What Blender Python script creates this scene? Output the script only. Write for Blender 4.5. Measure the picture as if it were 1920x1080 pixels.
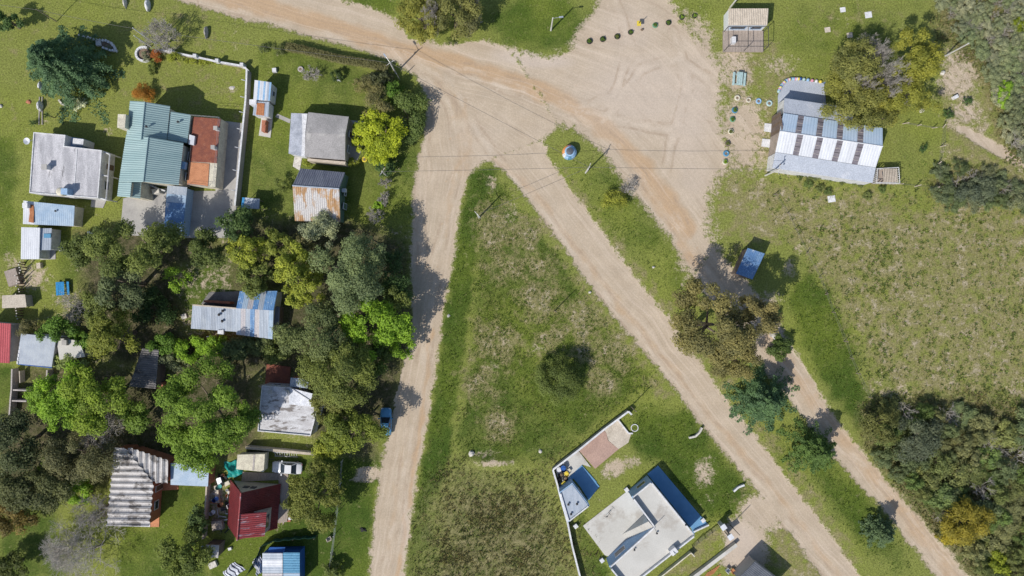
import bpy, math, random
import numpy as np
from mathutils import Vector
for _o in list(bpy.data.objects): bpy.data.objects.remove(_o)
SC = bpy.context.scene
COL = SC.collection
R = math.radians
# ---------------------------------------------------------------- camera
H = 102.0; F = 1333.0          # drone height in metres, focal length in photo pixels
cam_d = bpy.data.cameras.new('camera'); cam = bpy.data.objects.new('camera', cam_d); COL.objects.link(cam)
cam_d.sensor_width = 36; cam_d.lens = 36 * F / 1920; cam_d.clip_end = 3000
cam.location = (0, 0, H); SC.camera = cam
# ---------------------------------------------------------------- sky, sun, exposure
SUN_EL = 46.0; SDX, SDY = 0.70, 0.72      # horizontal travel of the light
wd = bpy.data.worlds.new('World'); SC.world = wd; wd.use_nodes = True
_n = wd.node_tree.nodes; _bg = _n['Background']
_s = _n.new('ShaderNodeTexSky'); _s.sky_type = 'NISHITA'; _s.sun_disc = False
_s.sun_elevation = R(SUN_EL); _s.sun_rotation = math.atan2(-SDX, -SDY) % (2 * math.pi)
wd.node_tree.links.new(_s.outputs[0], _bg.inputs[0]); _bg.inputs[1].default_value = 0.12
sl = bpy.data.lights.new('sun', 'SUN'); sl.energy = 4.3; sl.angle = R(0.5); sl.color = (1, 0.955, 0.88)
so = bpy.data.objects.new('sun', sl); COL.objects.link(so); so.location = (0, 0, 60)
_e = R(SUN_EL); _d = Vector((SDX * math.cos(_e), SDY * math.cos(_e), -math.sin(_e)))
so.rotation_euler = _d.to_track_quat('-Z', 'Y').to_euler()
vs = SC.view_settings; vs.view_transform = 'Standard'; vs.look = 'None'; vs.gamma = 1; vs.exposure = 0.03
SC.render.resolution_x = 1024; SC.render.resolution_y = 576

# ---------------------------------------------------------------- helpers
rnd = random.Random(7)
def W(x, y, z=0.0):
    """ground plan surveyed from the photograph: pixel + height -> metres"""
    s = (H - z) / F
    return Vector(((x - 960) * s, -(y - 540) * s, z))
ORG = {}
def tag(o, label=None, cat=None, group=None, kind=None):
    if label: o['label'] = label
    if cat: o['category'] = cat
    if group: o['group'] = group
    if kind: o['kind'] = kind
    return o
def thing(name, label, cat, base, group=None):
    o = bpy.data.objects.new(name, None); COL.objects.link(o); o.empty_display_size = 0.3
    o.location = base; ORG[o.name] = Vector(base)
    return tag(o, label, cat, group)
class MB:
    def __init__(s): s.v = []; s.f = []
    def add(s, vs_, fs):
        b = len(s.v); s.v += [tuple(v) for v in vs_]; s.f += [tuple(i + b for i in f) for f in fs]; return s
    def prism(s, top, bot):
        n = len(top)
        a = sum(top[i][0] * top[(i + 1) % n][1] - top[(i + 1) % n][0] * top[i][1] for i in range(n))
        if a < 0: top = top[::-1]; bot = bot[::-1]
        fs = [tuple(range(n)), tuple(range(2 * n - 1, n - 1, -1))]
        fs += [(i, i + n, (i + 1) % n + n, (i + 1) % n) for i in range(n)]
        return s.add(list(top) + list(bot), fs)
    def slab(s, pts, z0, z1):
        return s.prism([(p[0], p[1], z1) for p in pts], [(p[0], p[1], z0) for p in pts])
    def box(s, c, hx, hy, z0, z1, a=0.0, taper=1.0):
        ca, sa = math.cos(a), math.sin(a)
        q = [(-hx, -hy), (hx, -hy), (hx, hy), (-hx, hy)]
        f = lambda k, z: [(c[0] + (x * ca - y * sa) * k, c[1] + (x * sa + y * ca) * k, z) for x, y in q]
        return s.prism(f(taper, z1), f(1, z0))
    def tube(s, pts, r, n=6, r2=None, cap=True):
        pts = [Vector(p) for p in pts]; m = len(pts); r2 = r if r2 is None else r2
        ring = []
        for i, p in enumerate(pts):
            d = (pts[min(i + 1, m - 1)] - pts[max(i - 1, 0)]).normalized()
            u = d.cross(Vector((0, 0, 1)) if abs(d.z) < .9 else Vector((1, 0, 0))).normalized(); w = d.cross(u)
            rr = r + (r2 - r) * i / max(1, m - 1)
            ring += [p + (u * math.cos(2 * math.pi * k / n) + w * math.sin(2 * math.pi * k / n)) * rr for k in range(n)]
        fs = [(i * n + k, i * n + (k + 1) % n, (i + 1) * n + (k + 1) % n, (i + 1) * n + k) for i in range(m - 1) for k in range(n)]
        if cap: fs += [tuple(range(n - 1, -1, -1)), tuple(range((m - 1) * n, m * n))]
        return s.add(ring, fs)
    def lathe(s, c, prof, n=16, a0=0.0):
        vs_ = [(c[0] + r * math.cos(a0 + 2 * math.pi * k / n), c[1] + r * math.sin(a0 + 2 * math.pi * k / n), c[2] + z) for r, z in prof for k in range(n)]
        m = len(prof)
        fs = [(i * n + k, i * n + (k + 1) % n, (i + 1) * n + (k + 1) % n, (i + 1) * n + k) for i in range(m - 1) for k in range(n)]
        return s.add(vs_, fs)
    def torus(s, c, Rr, r, n=14, k=7, squash=1.0):
        vs_ = [(c[0] + (Rr + r * math.cos(2 * math.pi * j / k)) * math.cos(2 * math.pi * i / n), c[1] + (Rr + r * math.cos(2 * math.pi * j / k)) * math.sin(2 * math.pi * i / n), c[2] + r * squash * math.sin(2 * math.pi * j / k)) for i in range(n) for j in range(k)]
        fs = [(i * k + j, ((i + 1) % n) * k + j, ((i + 1) % n) * k + (j + 1) % k, i * k + (j + 1) % k) for i in range(n) for j in range(k)]
        return s.add(vs_, fs)
    def sheet(s, A, B, C, D, ribs=0, amp=.03, th=.03, sq=False):
        """corrugated sheet, ribs repeat from A to B and run from A to D"""
        A, B, C, D = map(Vector, (A, B, C, D))
        n = (B - A).cross(D - A).normalized()
        if n.z < 0: n = -n
        if ribs:
            prof = [(0, -1), (.28, -1), (.4, 1), (.6, 1), (.72, -1)] if sq else [(0, -1), (.25, 0), (.5, 1), (.75, 0)]
            us = [((i + u) / ribs, h) for i in range(ribs) for u, h in prof] + [(1.0, -1)]
        else: us = [(0, 0), (1, 0)]
        m = len(us); top0 = [A.lerp(B, u) + n * (amp * h + amp) for u, h in us]; top1 = [D.lerp(C, u) + n * (amp * h + amp) for u, h in us]
        lo = [A - n * th, B - n * th, C - n * th, D - n * th]
        vs_ = top0 + top1 + lo; L = 2 * m
        fs = [(i, i + 1, m + i + 1, m + i) for i in range(m - 1)]
        fs += [(L + 3, L + 2, L + 1, L), tuple(range(m)) + (L + 1, L), tuple(range(m, 2 * m)) + (L + 2, L + 3), (0, m, L + 3, L), (m - 1, 2 * m - 1, L + 2, L + 1)]
        return s.add(vs_, fs)
    def build(s, name, mat, parent=None, base=None, smooth=False, label=None):
        org = ORG[parent.name] if parent is not None else Vector(base if base is not None else s.v[0])
        me = bpy.data.meshes.new(name); me.from_pydata([(v[0] - org.x, v[1] - org.y, v[2] - org.z) for v in s.v], [], s.f)
        if smooth: me.polygons.foreach_set('use_smooth', [True] * len(me.polygons))
        me.update()
        o = bpy.data.objects.new(name, me); COL.objects.link(o); ORG[o.name] = org
        if isinstance(mat, str): mat = M[mat]
        me.materials.append(mat)
        if parent is not None: o.parent = parent
        else: o.location = org
        if label: o['label'] = label
        return o
def inset(pts, d):
    pts = [Vector((p[0], p[1])) for p in pts]; n = len(pts)
    a = sum(pts[i].x * pts[(i + 1) % n].y - pts[(i + 1) % n].x * pts[i].y for i in range(n)); sg = 1 if a > 0 else -1
    L = []
    for i in range(n):
        p, q = pts[i], pts[(i + 1) % n]; e = (q - p).normalized(); nn = Vector((-e.y, e.x)) * sg
        L.append((p + nn * d, e))
    out = []
    for i in range(n):
        (p, e), (q, f) = L[i - 1], L[i]; den = e.x * f.y - e.y * f.x
        out.append(q if abs(den) < 1e-6 else p + e * (((q - p).x * f.y - (q - p).y * f.x) / den))
    return out
def WL(pts, z=None): return [W(p[0], p[1], p[2] if z is None else z) for p in pts]
def walls_under(parent, quads, mat, ins=.25, drop=.1, name='wall'):
    """solid walls below the given roof slopes (each a list of world points)"""
    allp = [p for q in quads for p in q]; c = sum(allp, Vector()) / len(allp)
    rad = sum((p - c).xy.length for p in allp) / len(allp); k = 1 - ins / rad
    m = MB()
    for q in quads:
        t = [Vector((c.x + (p.x - c.x) * k, c.y + (p.y - c.y) * k, p.z - drop)) for p in q]
        m.prism(t, [Vector((p.x, p.y, -.06)) for p in t])
    return m.build(name, mat, parent)
def ring(mb, pts, w, z0, z1):
    inn = inset(pts, w); n = len(pts)
    for i in range(n):
        j = (i + 1) % n
        mb.slab([pts[i], pts[j], inn[j], inn[i]], z0, z1)
def window(parent, p, q, t, w, z0, z1, frame='white_paint', pane='glass', name='window', proud=.06):
    """framed opening on the wall p-q (outside on the right hand of p->q)"""
    p = Vector((p[0], p[1])); q = Vector((q[0], q[1])); e = (q - p).normalized(); o = Vector((e.y, -e.x)); c = p.lerp(q, t)
    def bar(m, a, b, za, zb, d):
        m.slab([c + e * a - o * .05, c + e * b - o * .05, c + e * b + o * d, c + e * a + o * d], za, zb)
    m = MB(); h = w / 2; f = .08
    bar(m, -h, h, z0, z0 + f, proud); bar(m, -h, h, z1 - f, z1, proud); bar(m, -h, -h + f, z0 + f, z1 - f, proud); bar(m, h - f, h, z0 + f, z1 - f, proud)
    ob = m.build(name, frame, parent)
    m = MB(); bar(m, -h + f, h - f, z0 + f, z1 - f, proud * .4); m.build('door_leaf' if name == 'door' else 'pane', pane, ob)
    return ob
# ---------------------------------------------------------------- materials
M = {}
class G:
    def __init__(s, name):
        s.m = bpy.data.materials.new(name); s.m.use_nodes = True; s.t = s.m.node_tree; s.t.nodes.clear()
        s.out = s.t.nodes.new('ShaderNodeOutputMaterial')
    def n(s, typ, **kw):
        o = s.t.nodes.new(typ)
        for k, v in kw.items(): setattr(o, k, v)
        return o
    def l(s, a, b): s.t.links.new(a, b)
    def set(s, sock, v):
        if hasattr(v, 'links') or hasattr(v, 'is_linked'): s.l(v, sock)
        else: sock.default_value = v
    def pos(s):
        if not hasattr(s, '_p'): s._p = s.n('ShaderNodeNewGeometry').outputs['Position']
        return s._p
    def noise(s, scale, detail=3, vec=None, stretch=None, rough=.55):
        nd = s.n('ShaderNodeTexNoise'); nd.inputs['Scale'].default_value = scale; nd.inputs['Detail'].default_value = detail; nd.inputs['Roughness'].default_value = rough
        v = vec or s.pos()
        if stretch:
            mp = s.n('ShaderNodeMapping'); mp.inputs['Scale'].default_value = stretch[:3]
            if len(stretch) > 3: mp.inputs['Rotation'].default_value = (0, 0, stretch[3])
            s.l(v, mp.inputs['Vector']); v = mp.outputs[0]
        s.l(v, nd.inputs['Vector']); return nd.outputs['Fac']
    def math(s, op, a, b=0.0, c=None):
        nd = s.n('ShaderNodeMath', operation=op); s.set(nd.inputs[0], a); s.set(nd.inputs[1], b)
        if c is not None: s.set(nd.inputs[2], c)
        return nd.outputs[0]
    def step(s, x, a, b, lo=0.0, hi=1.0):
        nd = s.n('ShaderNodeMapRange', interpolation_type='SMOOTHSTEP'); s.set(nd.inputs[0], x)
        for i, v in enumerate((a, b, lo, hi)): nd.inputs[i + 1].default_value = v
        return nd.outputs[0]
    def mix(s, f, a, b, mode='MIX'):
        nd = s.n('ShaderNodeMix', data_type='RGBA', blend_type=mode); s.set(nd.inputs[0], f)
        for i, v in ((6, a), (7, b)):
            if isinstance(v, (tuple, list)): nd.inputs[i].default_value = tuple(v[:3]) + (1,)
            else: s.l(v, nd.inputs[i])
        return nd.outputs[2]
    def attr(s, name): return s.n('ShaderNodeAttribute', attribute_name=name).outputs['Fac']
    def finish(s, col, rough=.8, metal=0.0, bump=None, bs=.3, dist=.05, spec=.3, trans=0.0):
        b = s.n('ShaderNodeBsdfPrincipled'); s.set(b.inputs['Base Color'], col if not isinstance(col, tuple) else tuple(col[:3]) + (1,))
        s.set(b.inputs['Roughness'], rough); s.set(b.inputs['Metallic'], metal); b.inputs['Specular IOR Level'].default_value = spec
        if bump is not None:
            bn = s.n('ShaderNodeBump'); bn.inputs['Strength'].default_value = bs; bn.inputs['Distance'].default_value = dist
            s.l(bump, bn.inputs['Height']); s.l(bn.outputs[0], b.inputs['Normal'])
        o = b.outputs[0]
        if trans:
            t = s.n('ShaderNodeBsdfTranslucent'); s.set(t.inputs[0], col); mx = s.n('ShaderNodeMixShader'); mx.inputs[0].default_value = trans
            s.l(o, mx.inputs[1]); s.l(t.outputs[0], mx.inputs[2]); o = mx.outputs[0]
        s.l(o, s.out.inputs[0]); return s.m
def pm(name, c1, c2, scale=1.2, rough=.7, metal=0.0, lo=.35, hi=.65, stretch=None, c3=None, s3=.5, t3=.58, bump=.15, spec=.3, fine=.16):
    """painted / weathered surface: two tones, optional stain colour with its own patches, fine grain"""
    g = G(name)
    a = g.noise(scale, 5, stretch=stretch); col = g.mix(g.step(a, lo, hi), c1, c2)
    if c3: col = g.mix(g.step(g.noise(s3, 6, stretch=stretch, rough=.68), t3, t3 + .12), col, c3)
    fn = g.noise(7.0, 3); k = g.step(fn, .3, .7, 1 - fine, 1 + fine)
    cm = g.n('ShaderNodeCombineColor')
    for i in range(3): g.l(k, cm.inputs[i])
    col = g.mix(1.0, col, cm.outputs[0], 'MULTIPLY')
    M[name] = g.finish(col, rough, metal, g.noise(9.0, 4), bump, .04, spec); return M[name]
pm('teal_metal', (.245, .35, .36), (.29, .395, .40), .25, .5, .0, stretch=(.3, 3, 1), bump=.05, fine=.06)
pm('white_render', (.52, .51, .53), (.36, .355, .375), .55, .85, stretch=(2.2, .45, 1), c3=(.19, .185, .19), s3=.6, t3=.60)
pm('white_paint', (.64, .64, .65), (.52, .52, .535), 1.5, .65, c3=(.42, .41, .40), s3=.9, t3=.6)
pm('cream_paint', (.62, .58, .46), (.5, .46, .37), 1.2, .7)
pm('hall_blue', (.37, .48, .61), (.43, .52, .63), .5, .5, .0, fine=.05)
pm('zinc_blue', (.28, .38, .50), (.36, .45, .55), .8, .5, .0, c3=(.46, .5, .55), s3=.8, t3=.62, fine=.08)
pm('zinc_grey', (.30, .335, .39), (.36, .395, .44), .7, .5, .1, fine=.08)
pm('zinc_pale', (.39, .43, .49), (.32, .365, .43), .8, .5, .1, stretch=(3, .5, 1), fine=.08)
pm('zinc_white', (.64, .655, .69), (.55, .565, .60), .6, .5, .05, stretch=(2, .6, 1), fine=.06)
pm('blue_sheet', (.10, .23, .46), (.17, .32, .55), 1.0, .5, .1, c3=(.4, .5, .6), s3=1.1, t3=.56)
pm('blue_worn', (.10, .20, .38), (.15, .26, .42), .9, .5, .2, c3=(.45, .52, .6), s3=1.0, t3=.55)
pm('tan_sheet', (.46, .43, .43), (.4, .38, .40), 1.1, .5, .1, stretch=(3, .5, 1))
pm('rusty_sheet', (.40, .25, .13), (.33, .19, .09), .8, .75, .0, stretch=(1.6, .55, 1), c3=(.47, .455, .45), s3=.55, t3=.44)
pm('dark_fibre', (.15, .14, .14), (.20, .19, .19), .8, .85, c3=(.085, .08, .08), s3=.7, t3=.5)
pm('dark_sheet', (.125, .135, .175), (.185, .195, .235), .9, .6, .1, stretch=(4, .4, 1), c3=(.26, .27, .31), s3=1.4, t3=.6)
pm('rust', (.32, .12, .05), (.4, .17, .08), 1.5, .8)
pm('fibre_cement', (.42, .40, .39), (.54, .52, .51), .8, .85, c3=(.17, .155, .145), s3=.5, t3=.5)
pm('roof_tar', (.33, .315, .31), (.27, .26, .255), .45, .9, c3=(.4, .385, .37), s3=.35, t3=.55)
pm('silver_tar', (.42, .44, .49), (.29, .31, .355), .8, .55, stretch=(1, 1, 1), c3=(.56, .575, .6), s3=.9, t3=.6)
pm('membrane', (.58, .58, .6), (.44, .43, .44), .6, .55, stretch=(.8, 2.0, 1), c3=(.17, .15, .14), s3=.75, t3=.51)
pm('membrane_foil', (.75, .76, .79), (.6, .62, .66), .9, .3, .4)
pm('concrete', (.41, .395, .37), (.34, .325, .31), .35, .9, c3=(.25, .24, .23), s3=.35, t3=.58, fine=.08)
pm('concrete_pale', (.54, .525, .49), (.48, .465, .43), .25, .9, c3=(.40, .37, .33), s3=.26, t3=.52, fine=.06)
pm('concrete_shadow', (.20, .195, .19), (.155, .15, .145), .7, .9, c3=(.3, .29, .28), s3=.9, t3=.62)
pm('grey_slab', (.40, .43, .49), (.36, .39, .45), .5, .7, c3=(.46, .48, .53), s3=.4, t3=.58)
pm('terracotta', (.25, .085, .05), (.19, .065, .045), 1.4, .8, c3=(.29, .12, .075), s3=2.2, t3=.56)
pm('terracotta_light', (.52, .235, .12), (.44, .19, .095), 1.0, .8)
pm('brick', (.42, .17, .10), (.34, .13, .08), 1.5, .85)
pm('red_sheet', (.17, .026, .03), (.13, .022, .026), .8, .55, c3=(.27, .14, .15), s3=.8, t3=.64)
pm('red_worn', (.30, .045, .05), (.26, .05, .055), .9, .6, stretch=(.35, 2.4, 1), c3=(.40, .31, .34), s3=.7, t3=.52)
pm('pink_red_sheet', (.48, .11, .12), (.42, .09, .10), .6, .5, c3=(.55, .25, .25), s3=.8, t3=.62)
pm('blue_floor', (.135, .29, .47), (.115, .26, .43), .6, .5, c3=(.16, .32, .49), s3=.5, t3=.6, fine=.06)
pm('blue_wall', (.30, .43, .60), (.26, .39, .56), .8, .8)
pm('blue_plastic', (.03, .24, .50), (.02, .19, .42), 2.0, .4)
pm('blue_strong', (.03, .11, .38), (.025, .09, .3), 2.0, .4)
pm('teal_blue_sheet', (.10, .27, .42), (.08, .23, .37), .7, .45, .1)
pm('teal_tarp', (.02, .30, .27), (.015, .22, .20), 2.0, .45)
pm('green_net', (.012, .075, .06), (.01, .05, .042), 4.0, .8)
pm('wall_shade', (.42, .38, .36), (.36, .33, .31), .8, .85)
pm('wall_green', (.12, .19, .15), (.10, .16, .13), .9, .85)
pm('wall_brown', (.17, .13, .11), (.13, .10, .09), .9, .85)
pm('wood_grey', (.36, .30, .26), (.28, .235, .2), 1.5, .85, stretch=(8, .6, 1))
pm('wood_pale', (.52, .45, .37), (.44, .38, .31), 1.5, .85)
pm('wood_dark', (.12, .085, .06), (.16, .115, .085), 2.0, .85)
pm('wood_orange', (.46, .21, .09), (.38, .16, .07), 2.0, .8)
pm('pole_concrete', (.54, .53, .50), (.46, .45, .42), 2.0, .85)
pm('pole_wood', (.20, .16, .13), (.27, .22, .18), 3.0, .85)
pm('bark', (.13, .10, .075), (.2, .16, .125), 4.0, .95, bump=.5)
pm('bark_pale', (.42, .38, .33), (.32, .285, .25), 4.0, .95, bump=.4)
pm('twig_grey', (.38, .35, .315), (.47, .435, .395), 3.0, .95)
pm('black_rubber', (.02, .02, .022), (.035, .034, .034), 3.0, .8)
pm('dark_metal', (.05, .05, .055), (.09, .085, .085), 3.0, .5, .3)
pm('steel', (.45, .46, .48), (.36, .37, .39), 3.0, .4, .6)
pm('wire', (.10, .095, .09), (.14, .13, .125), 3.0, .7)
pm('soil', (.16, .115, .08), (.22, .165, .12), 1.6, .95, bump=.5)
pm('sand_pink', (.42, .285, .23), (.37, .25, .205), .8, .9, c3=(.33, .22, .18), s3=1.2, t3=.62)
pm('sand_pale', (.52, .46, .38), (.45, .395, .325), .9, .95, c3=(.38, .33, .27), s3=.8, t3=.6)
pm('slate', (.085, .095, .115), (.12, .13, .15), .9, .6)
pm('skylight', (.20, .18, .195), (.15, .135, .155), 1.3, .35, c3=(.30, .27, .27), s3=1.0, t3=.57)
pm('stone_pale', (.6, .57, .52), (.46, .43, .39), 2.5, .9, bump=.5)
pm('paint_yellow', (.72, .56, .06), (.62, .48, .06), 2.0, .5)
pm('paint_orange', (.66, .25, .07), (.6, .3, .12), 2.0, .5)
pm('paint_sky', (.22, .38, .58), (.28, .43, .60), 2.0, .6, c3=(.42, .45, .48), s3=1.6, t3=.6)
pm('paint_mint', (.38, .50, .50), (.32, .44, .44), 2.0, .6)
pm('paint_green', (.12, .27, .17), (.15, .31, .2), 2.0, .5)
pm('paint_pink', (.62, .28, .36), (.55, .25, .33), 2.0, .5)
pm('car_white', (.66, .67, .7), (.63, .64, .67), .8, .25, spec=.5, fine=.03, bump=.0)
pm('car_blue', (.10, .30, .52), (.09, .27, .48), .8, .25, spec=.5, fine=.03, bump=.0)
pm('plain_white', (.66, .66, .67), (.56, .56, .575), 2, .6)
pm('cloth_white', (.62, .64, .70), (.55, .57, .63), 2, .9)
pm('cloth_navy', (.03, .035, .07), (.04, .045, .08), 2, .9)
_g = G('glass'); M['glass'] = _g.finish(_g.mix(_g.noise(2, 2), (.02, .028, .04), (.04, .055, .075)), .12, spec=.6)
# foliage: base colour from the object's own colour, variation stored per leaf
g = G('leaf'); oc = g.n('ShaderNodeObjectInfo').outputs['Color']; v = g.attr('tone')
c = g.mix(g.step(v, 0, 1, .0, 1.0), (1.05, 1.2, 1.2), (2.9, 2.85, 2.2)); c = g.mix(1.0, oc, c, 'MULTIPLY')
M['leaf'] = g.finish(c, .62, spec=.25, trans=.34)
# ---------------------------------------------------------------- ground: one fine sheet, soil / grass cover and painted tree shade stored per vertex
ST = 4; X0, X1, Y0, Y1 = -140, 2060, -140, 1220
xs = np.arange(X0, X1 + 1, ST, dtype=np.float64); ys = np.arange(Y0, Y1 + 1, ST, dtype=np.float64)
PX, PY = np.meshgrid(xs, ys); NX, NY = len(xs), len(ys)
def sdist(pts, X=None, Y=None):
    X = PX if X is None else X; Y = PY if Y is None else Y
    d = np.full(X.shape, 1e9); ins = np.zeros(X.shape, bool); n = len(pts)
    for i in range(n):
        ax, ay = pts[i]; bx, by = pts[(i + 1) % n]; ex, ey = bx - ax, by - ay
        t = np.clip(((X - ax) * ex + (Y - ay) * ey) / (ex * ex + ey * ey + 1e-9), 0, 1)
        d = np.minimum(d, (X - ax - t * ex) ** 2 + (Y - ay - t * ey) ** 2)
        if ay != by: ins ^= ((ay > Y) != (by > Y)) & (X < ex * (Y - ay) / (by - ay) + ax)
    return np.where(ins, 1, -1) * np.sqrt(d)
def pdist(pts, X=None, Y=None):
    """distance to a polyline, signed by side"""
    X = PX if X is None else X; Y = PY if Y is None else Y
    d = np.full(X.shape, 1e9); sg = np.ones(X.shape)
    for (ax, ay), (bx, by) in zip(pts[:-1], pts[1:]):
        ex, ey = bx - ax, by - ay
        t = np.clip(((X - ax) * ex + (Y - ay) * ey) / (ex * ex + ey * ey), 0, 1)
        dd = (X - ax - t * ex) ** 2 + (Y - ay - t * ey) ** 2; m = dd < d
        d = np.where(m, dd, d); sg = np.where(m, np.sign(ex * (Y - ay) - ey * (X - ax)), sg)
    return np.sqrt(d) * sg
_wr = np.random.RandomState(3)
def wob(X, Y, L, seed):
    r = np.random.RandomState(seed); o = np.zeros(X.shape)
    for k in range(7):
        a = r.rand() * 6.28; q = 6.28 / (L * (.5 + r.rand())); o += np.sin((X * math.cos(a) + Y * math.sin(a)) * q + r.rand() * 6.28)
    return o / 4
# outlines of the dirt surfaces (survey points in photo pixels)
LANE = [(778, 340), (775, 400), (771, 470), (773, 560), (762, 650), (735, 760), (716, 880), (705, 960), (692, 1090), (680, 1230), (742, 1230), (755, 1085), (768, 980), (780, 900), (795, 820), (808, 740), (822, 650), (830, 580), (842, 520), (855, 440), (865, 370), (880, 325), (905, 303), (840, 280)]
NWROAD = [(150, -150), (335, 0), (440, 30), (500, 43), (600, 73), (700, 99), (745, 118), (780, 140), (800, 180), (803, 220), (795, 260), (785, 300), (778, 340), (905, 303), (1018, 262), (1045, 235), (1000, 160), (950, 88), (895, 78), (830, 85), (762, 70), (745, 38), (690, 15), (635, 0), (420, -150)]
CLEAR = [(950, 88), (985, 102), (1030, 110), (1065, 100), (1078, 75), (1095, 45), (1120, 15), (1132, -150), (1235, -150), (1258, 0), (1275, 40), (1325, 95), (1352, 130), (1350, 160), (1343, 200), (1352, 250), (1370, 300), (1340, 330), (1325, 370), (1320, 420), (1338, 465), (1300, 520), (1265, 460), (1220, 400), (1190, 365), (1150, 310), (1110, 265), (1075, 238), (1045, 235), (1000, 160)]
DIAG = [(905, 303), (925, 303), (960, 335), (1000, 385), (1060, 465), (1100, 525), (1150, 590), (1200, 650), (1260, 720), (1300, 775), (1360, 850), (1420, 920), (1440, 950), (1490, 1010), (1545, 1085), (1640, 1230), (1700, 1230), (1610, 1080), (1540, 980), (1480, 905), (1410, 810), (1370, 760), (1310, 680), (1260, 605), (1210, 545), (1160, 480), (1110, 410), (1060, 345), (1030, 300), (1018, 262)]
TRACK = [(1300, 520), (1345, 580), (1405, 655), (1445, 705), (1500, 775), (1545, 832), (1578, 870), (1655, 953), (1720, 1035), (1757, 1082), (1862, 1230), (1930, 1230), (1812, 1080), (1775, 1030), (1715, 962), (1655, 895), (1600, 830), (1550, 762), (1508, 690), (1478, 640), (1450, 590), (1400, 530), (1338, 465)]
ROADS = [('dirt_road', LANE), ('dirt_road', NWROAD), ('dirt_clearing', CLEAR), ('dirt_road', DIAG), ('dirt_track', TRACK)]
def soft(sd, w): return np.clip(.5 + sd / (2 * w), 0, 1)
def blob(pts, w, v=1.0): return soft(sdist(pts) + 0.5 * w * wob(PX, PY, w * 5, 11), w) * v
def ell(cx, cy, rx, ry, v=1.0, w=.4, a=0.0):
    ca, sa = math.cos(a), math.sin(a); X = (PX - cx) * ca + (PY - cy) * sa; Y = -(PX - cx) * sa + (PY - cy) * ca
    d = np.sqrt((X / rx) ** 2 + (Y / ry) ** 2); return np.clip((1 + w - d) / (2 * w), 0, 1) * v
SD = [sdist(p) + 2.2 * wob(PX, PY, 30, i) + 1.2 * wob(PX, PY, 12, i + 20) for i, (_, p) in enumerate(ROADS)]
dirt = np.zeros(PX.shape)
allroad = np.maximum.reduce(SD)
for e_ in [(1305, 70, 45, 55, .75), (1330, 45, 40, 25, .45), (1395, 120, 45, 30, .55), (1440, 130, 40, 18, .5), (1395, 245, 52, 85, .95), (1420, 300, 30, 45, .7), (1375, 130, 45, 60, .8), (1345, 300, 40, 60, .8), (1460, 120, 60, 26, .62), (1590, 40, 40, 14, .45), (1800, 120, 50, 40, .75), (1830, 240, 40, 40, .6), (1430, 345, 18, 25, .6), (1370, 330, 40, 18, .5), (1500, 325, 60, 9, .55), (1150, 880, 32, 20, .85, .5, -.5), (1185, 865, 26, 16, .7), (1320, 885, 26, 34, .75), (1335, 935, 22, 22, .45), (1425, 962, 42, 36, 1.3), (1400, 1025, 42, 50, 1.3), (1385, 1000, 30, 34, 1.2), (1375, 1050, 30, 24, .9), (1450, 985, 30, 20, .8), (930, 868, 42, 9, .8), (905, 850, 35, 10, .6), (1000, 845, 22, 10, .5), (922, 345, 16, 26, .6), (960, 400, 26, 45, .5), (1005, 655, 30, 12, .55), (960, 640, 30, 16, .5), (920, 690, 18, 14, .6), (935, 785, 14, 30, .5), (1795, 150, 45, 50, .85), (1810, 205, 40, 40, .75), (1775, 290, 26, 40, .5), (1800, 220, 22, 40, .5), (1500, 465, 14, 14, .6), (1680, 735, 60, 25, .55), (1900, 720, 40, 30, .5), (1655, 715, 25, 26, .55), (1630, 730, 16, 20, .6), (1480, 505, 16, 24, .7), (1415, 570, 60, 45, .55), (1440, 560, 40, 26, .6), (60, 520, 42, 36, .75), (25, 500, 26, 40, .6), (110, 560, 36, 22, .55), (30, 555, 60, 40, .5), (380, 535, 6, 12, .8), (85, 230, 12, 8, .7), (205, 245, 18, 10, .55), (150, 395, 22, 18, .55), (180, 385, 20, 24, .4), (437, 168, 16, 9, .6), (440, 65, 9, 50, .45), (255, 8, 45, 8, .55), (645, 210, 20, 30, .25), (745, 305, 14, 40, .35), (690, 888, 26, 15, .95, .25), (680, 900, 25, 7, .8, .2), (410, 940, 26, 60, .8), (520, 985, 16, 20, .6), (1155, 350, 18, 16, .3), (1860, 275, 100, 11, 1.2, .5, .52), (1800, 245, 30, 9, .75, .5, .3), (1925, 325, 50, 10, .7, .5, .7), (1470, 640, 26, 20, .5), (1310, 700, 20, 30, .3), (265, 185, 12, 8, .5), (660, 345, 10, 18, .2), (875, 330, 9, 20, .3), (1210, 320, 30, 20, .4), (1040, 90, 20, 12, .4), (980, 60, 12, 30, .2), (905, 960, 30, 12, .0)]:
    dirt = np.maximum(dirt, ell(*e_) if len(e_) > 5 else ell(*e_, .6))
patches = dirt * 1.15 - .25
# mixture along the shaded yard under the trees
patches = np.maximum(patches, blob([(170, 420), (460, 400), (760, 420), (765, 640), (735, 760), (700, 860), (480, 830), (300, 690), (60, 700), (100, 600)], 25, .38))
dirt = patches
for i_, s_ in enumerate(SD): dirt = np.maximum(dirt, np.clip(.5 + (s_ + 2) / (26 if i_ == 2 else 15), -.6, 1.9))
clr = sdist(CLEAR); right = np.clip((PX - 1200) / 80, 0, 1); dirt = np.maximum(dirt, np.where(right > 0, np.clip(.62 + clr / 70, -.6, 1.2) * right - .6 * (1 - right), -.6))
dirt = np.where(dirt < 0, dirt, dirt)
orange = np.zeros(PX.shape)
def band(pts, w, v):
    global orange
    orange = np.maximum(orange, np.clip(1.35 - np.abs(pdist(pts) + 4 * wob(PX, PY, 60, 5)) / w, 0, 1) * v)
band([(360, -20), (600, 40), (740, 90), (860, 118), (960, 150), (1060, 190), (1150, 250), (1220, 330), (1290, 430)], 20, .95)
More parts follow.
